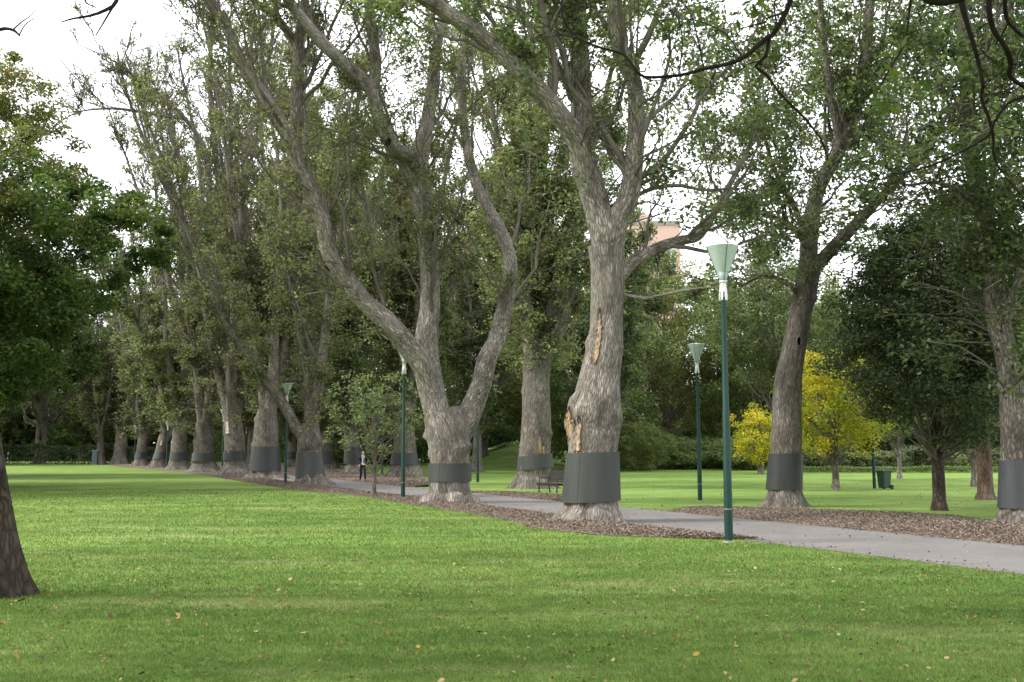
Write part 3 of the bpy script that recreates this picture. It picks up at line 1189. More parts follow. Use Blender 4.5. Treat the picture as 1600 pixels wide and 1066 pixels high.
# ------------------------------------------------------------------ fallen leaves
def fallen():
    rng = np.random.default_rng(33)
    kinds = [('pale', (.34, .25, .14), 'small pale tan dry leaf lying on the mown lawn'),
             ('brown', (.10, .055, .03), 'small dark brown dry leaf lying on the mown lawn'),
             ('orange', (.24, .11, .03), 'small orange autumn leaf lying on the mown lawn'),
             ('yellow', (.34, .22, .045), 'small yellow autumn leaf lying on the mown lawn')]
    mats = [mat_plain('fallen_leaf_' + k, c, .8, .2, 0, .25, 30) for k, c, _ in kinds]
    meshes = []
    for k in range(4):
        for v in range(2):
            r = np.random.default_rng(k * 7 + v)
            n = 9
            t = np.linspace(0, 1, n)
            w = .5 * np.sin(PI * np.clip(t, 0.02, .98) ** .8) * (.62 + .1 * v)
            curl = .35 * (t - .5) ** 2 + r.uniform(.0, .12)
            V, F = [], []
            for i in range(n):
                for sd in (-1, 0, 1):
                    V.append([(t[i] - .5), sd * w[i] * (1 + .14 * (-1) ** i), curl[i] + abs(sd) * (.16 + .12 * v) * w[i] * 1.6])
            for i in range(n - 1):
                for q in (0, 1):
                    F.append([i * 3 + q, i * 3 + q + 1, (i + 1) * 3 + q + 1, (i + 1) * 3 + q])
            aa = Acc()
            aa.add(np.array(V), F)
            o = aa.build('fallen_leaf', mats[k], tint=False)
            meshes.append((k, o.data))
            bpy.data.objects.remove(o)
    count = 0
    tries = 0
    while count < 285 and tries < 4000:
        tries += 1
        y = math.sqrt(rng.uniform(6.6 ** 2, 15.5 ** 2))
        x = rng.uniform(-.51, .51) * y
        if x > path_near(y) - .2 or math.hypot(x + 6.0, y - 11.7) < .6:
            continue
        q = rng.uniform()
        k = 0 if q < .34 else 1 if q < .76 else 2 if q < .93 else 3
        me = [m for kk, m in meshes if kk == k][int(rng.integers(0, 2))]
        o = bpy.data.objects.new('fallen_leaf', me)
        COL.objects.link(o)
        s = rng.uniform(.032, .068) 
        o.location = (x, y, .024)
        o.scale = (s, s, s)
        o.rotation_euler = (rng.normal() * .3, rng.normal() * .3, rng.uniform(0, 6.28))
        tag(o, kinds[k][2], 'leaf', kinds[k][0] + ' fallen leaves scattered over the lawn')
        count += 1
    # the far rest as litter
    a = Acc()
    n = 2600
    y = np.sqrt(rng.uniform(15.5 ** 2, 60 ** 2, n))
    x = rng.uniform(-.53, .53, n) * y
    ok = on_lawn(x, y)
    ok |= (x > np.array([path_far(v) for v in y])) & (rng.uniform(size=n) < .6)
    ok |= rng.uniform(size=n) < .12
    C = np.stack([x, y, np.full(n, .035)], -1)[ok]
    leaf_quads(a, C, .055, rng, 0, asp=.6, upb=1.2)
    n = 3600
    y = np.sqrt(rng.uniform(6.0 ** 2, 17 ** 2, n))
    x = rng.uniform(-.53, .53, n) * y
    ok = on_lawn(x, y)
    leaf_quads(a, np.stack([x, y, np.full(n, .027)], -1)[ok], .032, rng, 0, asp=.6, upb=1.2)
    yy = rng.uniform(11, 60, 700)
    xx = np.array([path_near(v) for v in yy]) + np.abs(rng.normal(size=700)) * .2
    leaf_quads(a, np.stack([xx, yy, np.full(700, .02)], -1), .045, rng, 0, asp=.6, upb=1.5)
    n = 260
    yy = rng.uniform(10, 50, n)
    xx = np.array([path_near(v) for v in yy]) + rng.uniform(.1, 3.9, n)
    leaf_quads(a, np.stack([xx, yy, np.full(n, .016)], -1), .055, rng, 0, asp=.6, upb=2.5)
    # a drift of leaves caught along the far path edge
    yy = rng.uniform(15, 60, 900)
    xx = np.array([path_far(v) for v in yy]) - np.abs(rng.normal(size=900)) * .16
    leaf_quads(a, np.stack([xx, yy, np.full(900, .02)], -1), .05, rng, 0, asp=.6, upb=1.5)
    m = mat_tint('leaf_litter', [(.05, .03, .017), (.12, .075, .04), (.20, .14, .08), (.30, .21, .11), (.25, .13, .04)])
    tag(a.build('leaf_litter', m), 'sparse dry leaf litter on lawn and path', 'leaf litter', kind='stuff')


fallen()

M['peeled'] = mat_plain('peeled_wood', (.50, .45, .38), .8, .2, 0, .2, 5)

# ------------------------------------------------------------------ near row of the avenue
root, tl, st, org = elm(
    'huge elm with torn orange wood gash and deep green grey trunk guard', (922, 818), 84,
    trace=[(922, 822, 116), (923, 812, 100), (924, 800, 90), (924, 785, 81), (925, 745, 78), (926, 707, 76), (930, 668, 77), (932, 650, 82), (935, 622, 71), (940, 580, 62), (946, 540, 56),
           (948, 500, 53), (949, 460, 52), (949, 420, 54), (947, 385, 57)],
    limbs=[([(946, 400, 48), (938, 350, 50), (925, 300, 49), (913, 262, 48), (908, 225, 45), (908, 169, 37), (907, 112, 37), (903, 37, 36), (901, -40, 33), (898, -140, 28)], 1.0, 6),
           ([(955, 410, 42), (966, 345, 38), (984, 300, 38), (993, 225, 34), (994, 180, 32), (990, 131, 31), (971, 86, 30), (962, 45, 30), (960, 0, 28), (954, -120, 22)], -1.2, 6),
           ([(924, 318, 18), (914, 268, 30), (901, 222, 36), (880, 187, 37), (845, 142, 35), (800, 100, 33), (737, 45, 32), (690, 14, 29), (655, -10, 27), (600, -60, 22)], -2.5, 6),
           ([(818, 112, 15), (822, 85, 13), (838, 58, 12), (862, 44, 10), (872, 20, 7)], -1.5, 2),
           ([(950, 480, 14), (962, 442, 25), (985, 412, 24), (1010, 397, 22), (1040, 383, 20), (1065, 376, 19), (1090, 370, 17), (1104, 352, 15), (1118, 330, 13), (1145, 280, 10), (1165, 240, 8)], 2.5, 2.5),
           ([(962, 459, 8), (985, 463, 7), (1010, 466, 6), (1040, 460, 5), (1062, 455, 5), (1110, 449, 3), (1150, 455, 2)], -2.0, 0),
           ([(994, 205, 11), (1020, 180, 9), (1055, 150, 7), (1080, 110, 5)], 1.5, .8),
           ([(980, 318, 9), (1015, 296, 8), (1060, 290, 7), (1100, 297, 5), (1140, 294, 3)], 1.8, .8),
           ([(905, 700, 30), (899, 672, 28), (897, 645, 26), (899, 626, 22), (905, 614, 15), (911, 607, 7)], -.25, 0)],
    H=22, bark='bark_pale', leafmat='leaf_elm_green', leaf=.12, dens=1.45, twigs=.72, band=(785, 707, 'band', .03, .02), seed=1, epi=36, flare=.13, lobes=7, trunk_epi=0, sprout=.3,
    zbare=18, bare=.85, lowz=4.9)
patch(root, tl, 3.75, 5.15, math.radians(226), math.radians(252), org, M['torn'], 3, proud=.012)
patch(root, st[-1], 1.6, 2.75, math.radians(165), math.radians(275), org, M['torn'], 4, proud=.02)
patch(root, tl, 1.62, 2.5, math.radians(218), math.radians(238), org, M['torn'], 5, proud=.016)

elm('great forked elm with a narrow green grey trunk guard beside the walking path', (703, 787), 76,
    trace=[(703, 788, 92), (703, 778, 76), (703, 768, 66), (703, 755, 60), (703, 724, 58), (702, 700, 62), (698, 675, 66), (688, 645, 58)],
    limbs=[([(690, 665, 52), (678, 625, 47), (668, 580, 46), (667, 530, 42), (671, 480, 37), (671, 430, 36), (669, 385, 35), (663, 330, 35), (657, 285, 37), (656, 240, 34),
             (668, 187, 25), (677, 131, 25), (680, 94, 21), (686, 56, 16), (691, 15, 14), (696, -40, 12)], 1.5, 4),
            ([(680, 655, 16), (674, 612, 30), (658, 568, 40), (634, 536, 38), (610, 509, 36), (569, 471, 33), (542, 434, 31), (518, 400, 31), (505, 345, 31), (492, 310, 30), (475, 274, 29), (458, 235, 27),
              (434, 184, 24), (409, 144, 23), (382, 108, 21), (350, 34, 19), (327, 4, 17), (300, -50, 14)], -3, 5),
            ([(474, 285, 14), (463, 236, 23), (463, 187, 23), (466, 112, 22), (467, 64, 20), (475, 22, 17), (480, -40, 13)], -1, 5),
            ([(470, 120, 9), (462, 72, 15), (440, 38, 16), (420, 18, 15), (398, 2, 13), (370, -40, 10)], -2, 4),
            ([(667, 385, 14), (659, 332, 26), (640, 268, 28), (614, 228, 28), (600, 204, 27), (590, 176, 25), (581, 142, 26), (552, 112, 25), (512, 75, 24), (482, 41, 22), (456, 8, 20), (425, -40, 17)], -2.5, 5),
            ([(592, 188, 14), (584, 148, 21), (587, 110, 21), (586, 80, 20), (579, 37, 19), (576, 0, 18), (574, -60, 13)], -1.5, 4),
            ([(660, 300, 14), (652, 258, 25), (632, 240, 24), (606, 222, 16)], -2, 0),
            ([(702, 735, 20), (708, 702, 40), (722, 672, 45), (737, 640, 42), (752, 602, 38), (762, 561, 35), (776, 531, 33), (790, 475, 29), (797, 425, 26), (792, 385, 24), (776, 350, 22), (757, 315, 20),
              (741, 275, 19), (730, 230, 18), (723, 175, 17), (722, 110, 15), (726, 50, 12), (732, -20, 9)], 3.5, 5)],
    H=22, bark='bark_pale', leafmat='leaf_elm', leaf=.115, dens=.95, twigs=1.0, band=(753, 724, 'band', .0, .0), seed=2, epi=60, flare=.16, lobes=6, trunk_epi=0, sprout=.3,
    zbare=19, bare=.8, lowz=4.6)

elm('elm with a tall green grey trunk guard and low leaning side limb', (485, 759), 50,
    trace=[(485, 759, 56), (485, 752, 46), (484, 745, 40), (483, 735, 37), (483, 705, 36), (484, 690, 36), (486, 662, 26)],
    limbs=[([(486, 675, 27), (488, 640, 21), (489, 600, 18), (486, 500, 17), (484, 430, 14), (480, 350, 12), (476, 270, 10), (478, 200, 8)], 1, 6),
           ([(478, 690, 22), (466, 672, 21), (441, 629, 19), (415, 595, 18), (390, 558, 16), (364, 524, 15), (337, 475, 13), (315, 422, 12), (290, 360, 9), (262, 300, 7)], -4, 5)],
    H=26, leaf=.15, dens=1.0, twigs=1.0, band=(746, 706, 'band', .0, .0), seed=3, nstems=2, spread=7, epi=150, zbare=20, bare=.7, lowz=4.2)

elm('broad elm with grey trunk guard and tall upright dark limb', (414, 748), 50,
    trace=[(414, 747, 60), (414, 741, 50), (415, 735, 42), (415, 705, 39), (416, 670, 36), (417, 640, 30)],
    limbs=[([(418, 660, 26), (408, 560, 18), (398, 480, 15), (386, 400, 14), (379, 337, 14), (383, 244, 13), (394, 192, 11), (412, 142, 9), (425, 60, 7), (432, 0, 6)], 1, 3)],
    H=33, leaf=.17, dens=.9, band=(736, 698, 'band_dark', .02, .0), seed=4, nstems=6, spread=10, epi=160, zbare=18, bare=.4, lowz=4.2, twigs=1.2)

rr_ = elm('elm with pale peeled bark patch above a short trunk guard', (367, 743), 46,
    trace=[(367, 743, 52), (367, 735, 40), (367, 726, 33), (367, 705, 31), (366, 680, 31), (364, 655, 28)],
    limbs=[([(361, 665, 20), (357, 560, 15), (352, 450, 13), (349, 356, 12), (335, 225, 11), (328, 131, 9), (331, 40, 6)], 0, 3),
           ([(368, 670, 18), (348, 480, 12), (331, 330, 11), (319, 232, 10), (270, 165, 7), (225, 131, 5), (180, 97, 3), (135, 75, 2)], -5, 1),
           ([(285, 186, 6), (247, 180, 6), (184, 170, 5), (127, 174, 3), (98, 188, 2)], -6, 0)],
    H=35, leaf=.16, dens=.75, band=(719, 705, 'band', .0, .0), seed=5, nstems=6, spread=11, epi=170, zbare=17, bare=.32, twigs=1.3, lowz=4.2)

patch(rr_[0], rr_[1], 3.2, 4.3, math.radians(232), math.radians(258), rr_[3], M['peeled'], 6, .03, 'peeled_patch')
elm('elm with a narrow guard below low leafy sprouts between two lamp poles', (318, 739), 44,
    trace=[(318, 739, 50), (318, 732, 39), (318, 724, 33), (318, 710, 31), (318, 685, 29), (319, 660, 25)],
    limbs=[([(318, 675, 20), (300, 480, 13), (290, 380, 11), (262, 277, 9), (225, 217, 7), (200, 150, 5), (185, 90, 3)], -5, 1),
           ([(320, 675, 18), (325, 560, 13), (318, 440, 11), (300, 350, 9), (282, 260, 7), (270, 190, 5)], 2, 3)],
    H=35, leaf=.18, dens=.75, band=(721, 708, 'band', .0, .0), seed=6, nstems=6, spread=12, epi=170, zbare=17, bare=.32, twigs=1.3, lowz=4.2)

rest = [
    ('stout elm with many root ridges below a faded guard', (279, 735), 30, (719, 707), 34, 10, 7, .30),
    ('elm with white peeled spot above its faded guard beside a lamp', (248, 732), 22, (718, 706), 31, 9, 8, .34),
    ('elm with faded guard where the rising path shows behind', (219, 730), 19, (717, 706), 30, 9, 9, .3),
    ('leaning thick elm near the far end of the avenue', (187, 728), 25, None, 29, 10, 10, .3),
    ('slim elm without a guard near the hedge end of the avenue', (157, 728), 14, None, 27, 10, 11, .25),
]
for lab, b, tw, bd, H, spr, sd, fl in rest:
    rr_ = elm(lab, b, tw, H=H, spread=spr + 3, nstems=7, leaf=.25, dens=.9, twigs=1.0, split=4.4, band=(bd[0], bd[1], 'band', 0, 0) if bd else None, seed=sd, flare=fl,
        epi=170, zbare=17, bare=.5, lowz=4.4, leafmat='leaf_elm' if sd % 2 else 'leaf_elm_green')
    if sd == 8:
        patch(rr_[0], rr_[1], 2.6, 3.3, math.radians(258), math.radians(280), rr_[3], M['peeled'], 8, .03, 'peeled_patch')

# ------------------------------------------------------------------ far row
elm('leaning leafy elm with a plain grey guard at the mulch bed end', (1592, 820), 62,
    trace=[(1590, 819, 70), (1589, 808, 56), (1589, 798, 48), (1588, 785, 44), (1587, 740, 42), (1586, 715, 41), (1583, 640, 37), (1574, 560, 35), (1562, 500, 33), (1552, 440, 31), (1544, 380, 28),
           (1538, 320, 26), (1518, 260, 24), (1511, 150, 22), (1506, 50, 20), (1500, 0, 19), (1494, -80, 16)],
    limbs=[([(1566, 520, 18), (1590, 440, 16), (1625, 340, 14), (1660, 240, 10)], -2, 3),
           ([(1512, 170, 14), (1540, 90, 12), (1575, 20, 10), (1600, -50, 8)], 1.5, 3),
           ([(1540, 340, 12), (1500, 300, 9), (1460, 285, 7), (1420, 290, 4)], -1.5, 1)],
    H=22, bark='bark', leafmat='leaf_dark', leaf=.13, dens=1.05, twigs=.9, sprout=.6, band=(795, 720, 'band_grey', .0, .0), seed=21, epi=150, trunk_top=6,
    group='elms along the far side of the path', zbare=30, lowz=2.9, flare=.15)

root, tl, st, org = elm(
    'tall leafy elm with a small dark knot hole and dark trunk guard', (1226, 793), 62,
    trace=[(1226, 793, 72), (1226, 784, 58), (1226, 775, 51), (1226, 765, 48), (1227, 710, 46), (1229, 640, 45), (1233, 590, 41), (1238, 560, 38), (1249, 500, 35), (1260, 450, 36), (1266, 418, 36)],
    limbs=[([(1264, 430, 34), (1263, 390, 33), (1268, 345, 29), (1278, 300, 27), (1296, 262, 25), (1323, 206, 26), (1343, 150, 23), (1354, 94, 20), (1356, 37, 19), (1360, 0, 18), (1366, -80, 14)], 1, 6),
           ([(1270, 422, 26), (1294, 394, 24), (1324, 364, 22), (1350, 337, 19), (1385, 300, 15), (1420, 265, 12), (1450, 225, 9)], -2, 3),
           ([(1354, 100, 14), (1367, 84, 14), (1392, 58, 12), (1430, 40, 11), (1470, 28, 9)], -1.5, 3),
           ([(1312, 232, 13), (1300, 160, 13), (1290, 90, 12), (1284, 30, 11), (1278, -20, 10)], -1.5, 4),
           ([(1262, 380, 12), (1240, 320, 10), (1212, 270, 8), (1190, 200, 5)], -2, 2),
           ([(1266, 400, 11), (1244, 362, 10), (1205, 338, 8), (1160, 326, 6), (1125, 300, 4)], -2, 1),
           ([(1258, 470, 9), (1225, 440, 8), (1190, 432, 6), (1160, 446, 4)], -1.5, .5)],
    H=22, bark='bark', leafmat='leaf_elm_green', leaf=.135, dens=1.15, twigs=.95, band=(766, 709, 'band_dark', .0, .0), seed=22, epi=80, flare=.15, trunk_epi=0, sprout=.5,
    group='elms along the far side of the path', zbare=30, lowz=4.0)
hk = Acc()
kz = at(1242, 541, 33)[2]
i = int(np.argmin(np.abs(tl.P[:, 2] - kz)))
th = np.linspace(0, 2 * PI, 13)[:-1]
c = tl.ring(i, np.array([math.radians(272)]), 1.0, .006)[0]
V = []
for k, (rw, rh, d) in enumerate(((.10, .19, .0), (.075, .155, .03), (.055, .125, .0))):
    for t_ in th:
        V.append([c[0] + rw * math.cos(t_), c[1] - d - (.02 if k else -.06), c[2] + rh * math.sin(t_)])
F = [[k * 12 + q, k * 12 + (q + 1) % 12, (k + 1) * 12 + (q + 1) % 12, (k + 1) * 12 + q] for k in (0, 1) for q in range(12)]
hk.add(np.array(V), F)
hk.build('knot_rim', M['bark'], root, org, tint=False)
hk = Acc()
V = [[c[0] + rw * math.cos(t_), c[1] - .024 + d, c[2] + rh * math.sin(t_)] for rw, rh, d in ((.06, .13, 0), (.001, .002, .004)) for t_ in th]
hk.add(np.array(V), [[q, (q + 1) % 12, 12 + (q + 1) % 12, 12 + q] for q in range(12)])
hk.build('knot_hole_disc', mat_plain('hollow', (.006, .005, .004), 1, 0), root, org, tint=False)  # flat near-black disc; the hole's inner shade is put into its colour

root, tl, st, org = elm(
    'thick elm with tilted guard and orange gash behind the park bench', (836, 764), 62,
    trace=[(836, 764, 72), (836, 756, 61), (836, 748, 55), (836, 738, 51), (836, 712, 50), (836, 680, 47), (837, 640, 45), (838, 600, 43), (840, 565, 44)],
    limbs=[([(834, 580, 32), (828, 540, 29), (820, 480, 25), (808, 400, 20), (805, 300, 17), (805, 200, 15), (801, 100, 13), (796, 0, 11), (792, -60, 9)], 2, 4),
           ([(846, 575, 30), (858, 545, 26), (873, 515, 23), (890, 460, 19), (906, 380, 14), (915, 300, 9)], -1.5, 3),
           ([(838, 580, 22), (838, 520, 17), (838, 450, 15), (830, 330, 13), (836, 230, 11), (842, 150, 9), (846, 60, 7)], 3, 4)],
    H=27, bark='bark', leafmat='leaf_elm', leaf=.155, dens=2.0, twigs=1.0, band=(733, 711, 'band', .09, .09), seed=23, epi=150, flare=.18, trunk_epi=0,
    group='elms along the far side of the path', zbare=26, lowz=5.0, nstems=4, spread=7)
patch(root, tl, at(840, 709, 52)[2], at(840, 680, 52)[2], math.radians(276), math.radians(296), org, M['torn'], 8, proud=.025)
patch(root, tl, at(840, 711, 52)[2], at(840, 693, 52)[2], math.radians(292), math.radians(306), org, M['torn'], 9, proud=.02)

frow = [
    ('elm with wide root flare and high dark guard behind the slim green lamp pole', (632, 746), 44, (726, 708), 24, 24, 'band_dark', .30),
    ('elm with a broad dark guard directly behind the walking man', (554, 740), 30, (725, 699), 24, 25, 'band_dark', .28),
    ('elm with grey guard standing behind the tall-guarded leaning elm', (506, 735), 24, (724, 705), 25, 26, 'band_grey', .3),
    ('elm with small dark guard glimpsed past the slender lamp pole', (457, 731), 20, (718, 706), 25, 27, 'band_dark', .3),
    ('distant elm of the far row half hidden by the pale patched elm', (393, 728), 17, None, 24, 28, 'band', .3),
]
for lab, b, tw, bd, H, sd, bm, fl in frow:
    elm(lab, b, tw, H=H + 8, spread=10, nstems=6, leaf=.22 + .02 * (sd - 24), dens=1.6, twigs=.85, split=5.5, band=(bd[0], bd[1], bm, 0, 0) if bd else None, seed=sd,
        flare=fl, epi=240, zbare=28, bare=.85, lowz=4.2, group='elms along the far side of the path', leafmat='leaf_elm_green' if sd % 2 else 'leaf_elm')

for lab, px, Y, H, sd, lm in (('multi-stemmed elm standing on the lawn behind the great forked elm', 640, 100, 31, 31, 'leaf_elm_green'),
                              ('upright elm further back between the forked elm and the benched elm', 745, 92, 29, 32, 'leaf_elm_green'),
                              ('pale leaved elm further back behind the walking man', 520, 112, 33, 33, 'leaf_elm'),
                              ('feathery elm behind the broken trunk in front of the brick tower', 935, 88, 20, 34, 'leaf_elm_green')):
    d_ = ray(px, HOR)
    gy = HOR + CAMH * FPX / Y
    elm(lab, (px, gy), 17, H=H, spread=8, nstems=7, leaf=.24, dens=1.5, twigs=.9, split=4.0, seed=sd, flare=.25, epi=120, zbare=30, bare=.9, lowz=3.4,
        group='elms on the lawn behind the avenue', leafmat=lm)

# ------------------------------------------------------------------ other trees
def gx(px, Y): return (px - 800) / FPX * Y


# dark evergreen by the right-hand lawn
g = gpt(1468, 798)
clump_tree('evergreen_tree', 'dense dark evergreen with low crown and bare brown trunk on the lawn', (g[0], g[1]), 8.6, 5.4, 'leaf_yew', 'bark_dark', .17, .17, .10, 380, 220, .55, 1,
           shape='dome', hollow=.3)
g = gpt(1540, 781)
clump_tree('lawn_tree', 'slim tree with smooth reddish brown trunk behind the dark evergreen', (g[0], g[1]), 11.5, 7.6, 'leaf_dark', 'bark_brown', .25, .27, .13, 320, 150, .7, 2,
           hollow=.3)
g = gpt(1306, 766)
clump_tree('yellow_tree', 'golden yellow autumn tree with slender trunk on the lawn', (g[0], g[1]), 6.6, 4.4, 'leaf_yellow', 'bark', .15, .20, .11, 230, 80, .5, 3, hollow=.25)
g = gpt(1189, 741)
clump_tree('yellow_tree', 'small low yellow and green autumn tree far across the lawn', (g[0], g[1]), 5.6, 4.6, 'leaf_yellow', 'bark', .2, .12, .15, 160, 60, .55, 4, hollow=.25)
g = gpt(1406, 749)
clump_tree('young_tree', 'slender pale trunked young tree in front of the flower bed', (g[0], g[1]), 6.5, 4.0, 'leaf_mid', 'bark_pale', .13, .40, .13, 120, 60, .5, 5, hollow=.2)
g = gpt(1522, 761)
clump_tree('young_tree', 'thin leaning young tree with dark stem and yellow green leaves', (g[0], g[1]), 6.0, 4.2, 'leaf_olive', 'bark', .12, .36, .12, 120, 60, .5, 6, lean=.5, hollow=.2)
clump_tree('lawn_tree', 'green tree whose crown shows on both sides of the knot-holed elm', (gx(1212, 60), 60), 13.5, 8.5, 'leaf_elm_green', 'bark', .16, .40, .16, 260, 110, .75, 11, hollow=.3)
# sapling on the mulch strip
g = gpt(584, 776)
clump_tree('sapling', 'thin open sapling in the mulch strip between two large elms', (g[0], g[1]), 4.9, 3.6, 'leaf_elm_green', 'bark', .075, .30, .105, 100, 34, .36, 7, hollow=.2)

# big leafy tree off to the left whose crown reaches into the picture
clump_tree('plane_tree', 'broad green plane tree with rusty crown tips leaning over the lawn edge', (-28.8, 46), 16.6, 22, 'leaf_left', 'bark', .5, .19, .21, 760, 300, 1.0, 8, hollow=.5)
clump_tree('plane_tree', 'rounded dark green tree overhanging the far side of the lawn', (-44, 73), 19.0, 23, 'leaf_left', 'bark', .5, .2, .28, 520, 190, 1.25, 9, hollow=.55)

clump_tree('rusty_tree', 'tall tree with rusty brown autumn leaves at its top, above the green plane tree', (gx(-78, 52), 52), 23.5, 12, 'leaf_olive', 'bark', .4, .3, .2, 300, 190, .9, 10, hollow=.5)
# backdrop trees, each its own
back = [
    # px, Y, H, W, mat, cz, leaf, label
    (67, 150, 31, 27, 'leaf_mid', .22, .34, 'big pale trunked tree standing alone before the dark hedge'),
    (-60, 140, 19, 18, 'leaf_dark', .12, .34, 'dark tree at the hedge under the rounded overhanging crown'),
    (20, 178, 24, 20, 'leaf_dark', .08, .38, 'dark bushy tree rising behind the hedge beside the lone pale trunk'),
    (130, 172, 22, 17, 'leaf_left', .08, .38, 'green tree behind the hedge next to the slim unguarded elm'),
    (215, 185, 26, 18, 'leaf_mid', .06, .38, 'tall mid green tree behind the leaning elm'),
    (300, 180, 25, 19, 'leaf_olive', .06, .38, 'tall olive tree closing the avenue behind the ridged elm'),
    (392, 168, 25, 18, 'leaf_mid', .06, .36, 'green tree behind the pale patched elm'),
    (470, 150, 29, 18, 'leaf_olive', .06, .34, 'olive tree seen behind the tall-guarded elm'),
    (548, 140, 29, 18, 'leaf_mid', .06, .32, 'green tree far behind the walking man'),
    (618, 132, 28, 17, 'leaf_olive', .07, .30, 'olive leaved tree behind the slim lamp pole'),
    (690, 128, 27, 17, 'leaf_mid', .07, .30, 'full green tree behind the great forked elm'),
    (757, 120, 27, 16, 'leaf_mid', .10, .28, 'green tree above the dark shrubs beside the benched elm'),
    (822, 116, 26, 15, 'leaf_olive', .12, .28, 'tall olive tree behind the benched elm'),
    (900, 104, 18, 12, 'leaf_mid', .05, .24, 'rounded green tree behind the broken trunk'),
    (968, 112, 20, 12, 'leaf_mid', .05, .24, 'full green tree above the rounded shrub'),
    (1040, 118, 24, 15, 'leaf_olive', .12, .26, 'rust tinged autumn tree below the brick tower'),
    (1108, 126, 24, 17, 'leaf_pale', .10, .28, 'pale green tree behind the second street lamp'),
    (1178, 116, 22, 16, 'leaf_mid', .10, .26, 'broad green tree behind the small yellow tree'),
    (1252, 122, 21, 13, 'leaf_mid', .10, .26, 'green tree behind the knot-holed elm'),
    (1326, 108, 21, 12, 'leaf_pale', .12, .24, 'pale feathery willow behind the golden tree'),
    (1402, 118, 19, 12, 'leaf_mid', .12, .26, 'mid green tree behind the dark evergreen'),
    (1480, 124, 20, 13, 'leaf_olive', .12, .26, 'olive tree beyond the flower bed'),
    (1562, 118, 19, 12, 'leaf_mid', .12, .26, 'green tree behind the plain guarded elm'),
    (1650, 112, 20, 13, 'leaf_dark', .12, .26, 'dark tree beyond the end of the flower bed'),
]
for q, (px, Y, H, W, mt, cz, lf, lab) in enumerate(back):
    clump_tree('background_tree', lab, (gx(px, Y), Y), H, W, mt, 'bark', .42 if q else .75, cz, lf * 1.15, 260, 105, 1.4, 40 + q, group='trees closing the park behind the avenue',
               drop=1.2 if mt == 'leaf_pale' else 0)

# rounded shrubs and hedge
def shrub(name, label, px, py, H, W, mat, seed, leaf=.14, n=120, per=60, clump=.5, group=None, cat='shrub', D=None, Y=None):
    if Y is None:
        g = gpt(px, py)
        x, y = g[0], g[1] + W * .4
    else:
        x, y = gx(px, Y), Y
    return clump_tree(name, label, (x, y), H, W, mat, 'bark', .1, .0, leaf, n, per, clump, seed, group, trunk_show=False, hollow=.55, cat=cat, depth=D)


shrub('rounded_shrub', 'large rounded light green shrub behind the broken elm trunk', 1000, 737, 4.6, 6.6, 'leaf_pale', 80, .15, 260, 90, .55)
shrub('dark_shrub', 'dark spreading shrub between the broken elm and the benched elm', 905, 733, 5.2, 6.5, 'leaf_mid', 81, .19, 220, 70, .7)
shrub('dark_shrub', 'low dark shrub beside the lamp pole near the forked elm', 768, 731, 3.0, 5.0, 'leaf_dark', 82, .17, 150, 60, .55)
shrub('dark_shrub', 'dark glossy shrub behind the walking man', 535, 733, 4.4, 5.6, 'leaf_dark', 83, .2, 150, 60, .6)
shrub('dark_shrub', 'grey green bush between the forked elm and slim lamp pole', 726, 728, 2.4, 5, 'leaf_mid', 84, .18, 120, 60, .55)
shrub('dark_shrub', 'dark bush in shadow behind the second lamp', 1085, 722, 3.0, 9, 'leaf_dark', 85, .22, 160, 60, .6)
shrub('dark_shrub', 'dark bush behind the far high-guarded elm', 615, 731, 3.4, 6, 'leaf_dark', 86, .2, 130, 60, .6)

for q_, (px_, y_, w_, lb_) in enumerate(((1048, 108, 7, 'added wide bush standing for dark shade right of the rounded light green shrub'), (1112, 112, 8, 'added bush standing for dark shade between the two nearest street lamps'),
                                        (1158, 104, 6, 'added bush standing for dark shade behind the small yellow tree'))):
    shrub('dark_shrub', lb_, px_, 0, 3.2, w_, 'leaf_mid', 120 + q_, .2, 240, 80, .65, Y=y_)  # bushes added to stand in for dark shade behind the lamps
shrub('dark_shrub', 'dark rounded bush at the foot of the grassy rise', 752, 727, 3.6, 5.5, 'leaf_dark', 87, .18, 190, 70, .6)
shrub('dark_shrub', 'deep green bush left of the benched elm', 792, 729, 2.2, 3.6, 'leaf_dark', 88, .17, 150, 70, .5)
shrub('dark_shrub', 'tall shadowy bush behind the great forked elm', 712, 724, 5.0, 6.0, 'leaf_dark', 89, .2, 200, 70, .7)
bed = [(1262, 'grey green'), (1292, 'yellow flowered'), (1326, 'bluish'), (1352, 'yellow flecked'), (1386, 'tall pale'), (1418, 'blue green'), (1444, 'golden flowered'), (1478, 'low grey'),
       (1506, 'pale leaved'), (1534, 'yellow green'), (1560, 'silvery'), (1592, 'loose leafy')]
where = ['beside the golden tree', 'just past the golden tree', 'next to the green lamp pole', 'behind the wheelie bin', 'above the wheelie bin', 'beside the slender pale trunk',
         'right of the slender pale trunk', 'behind the evergreen trunk', 'past the evergreen trunk', 'behind the thin leaning tree', 'behind the reddish trunk', 'behind the plain guarded elm']
for q, (px, ad) in enumerate(bed):
    r_ = random.Random(q)
    shrub('flowering_shrub', f'{ad} shrub in the flower bed {where[q]}', px, 738, r_.uniform(1.5, 2.7), r_.uniform(2.2, 3.2), 'leaf_flower', 90 + q, .16, 80, 60, .38,
          'shrubs of the flower bed across the lawn')


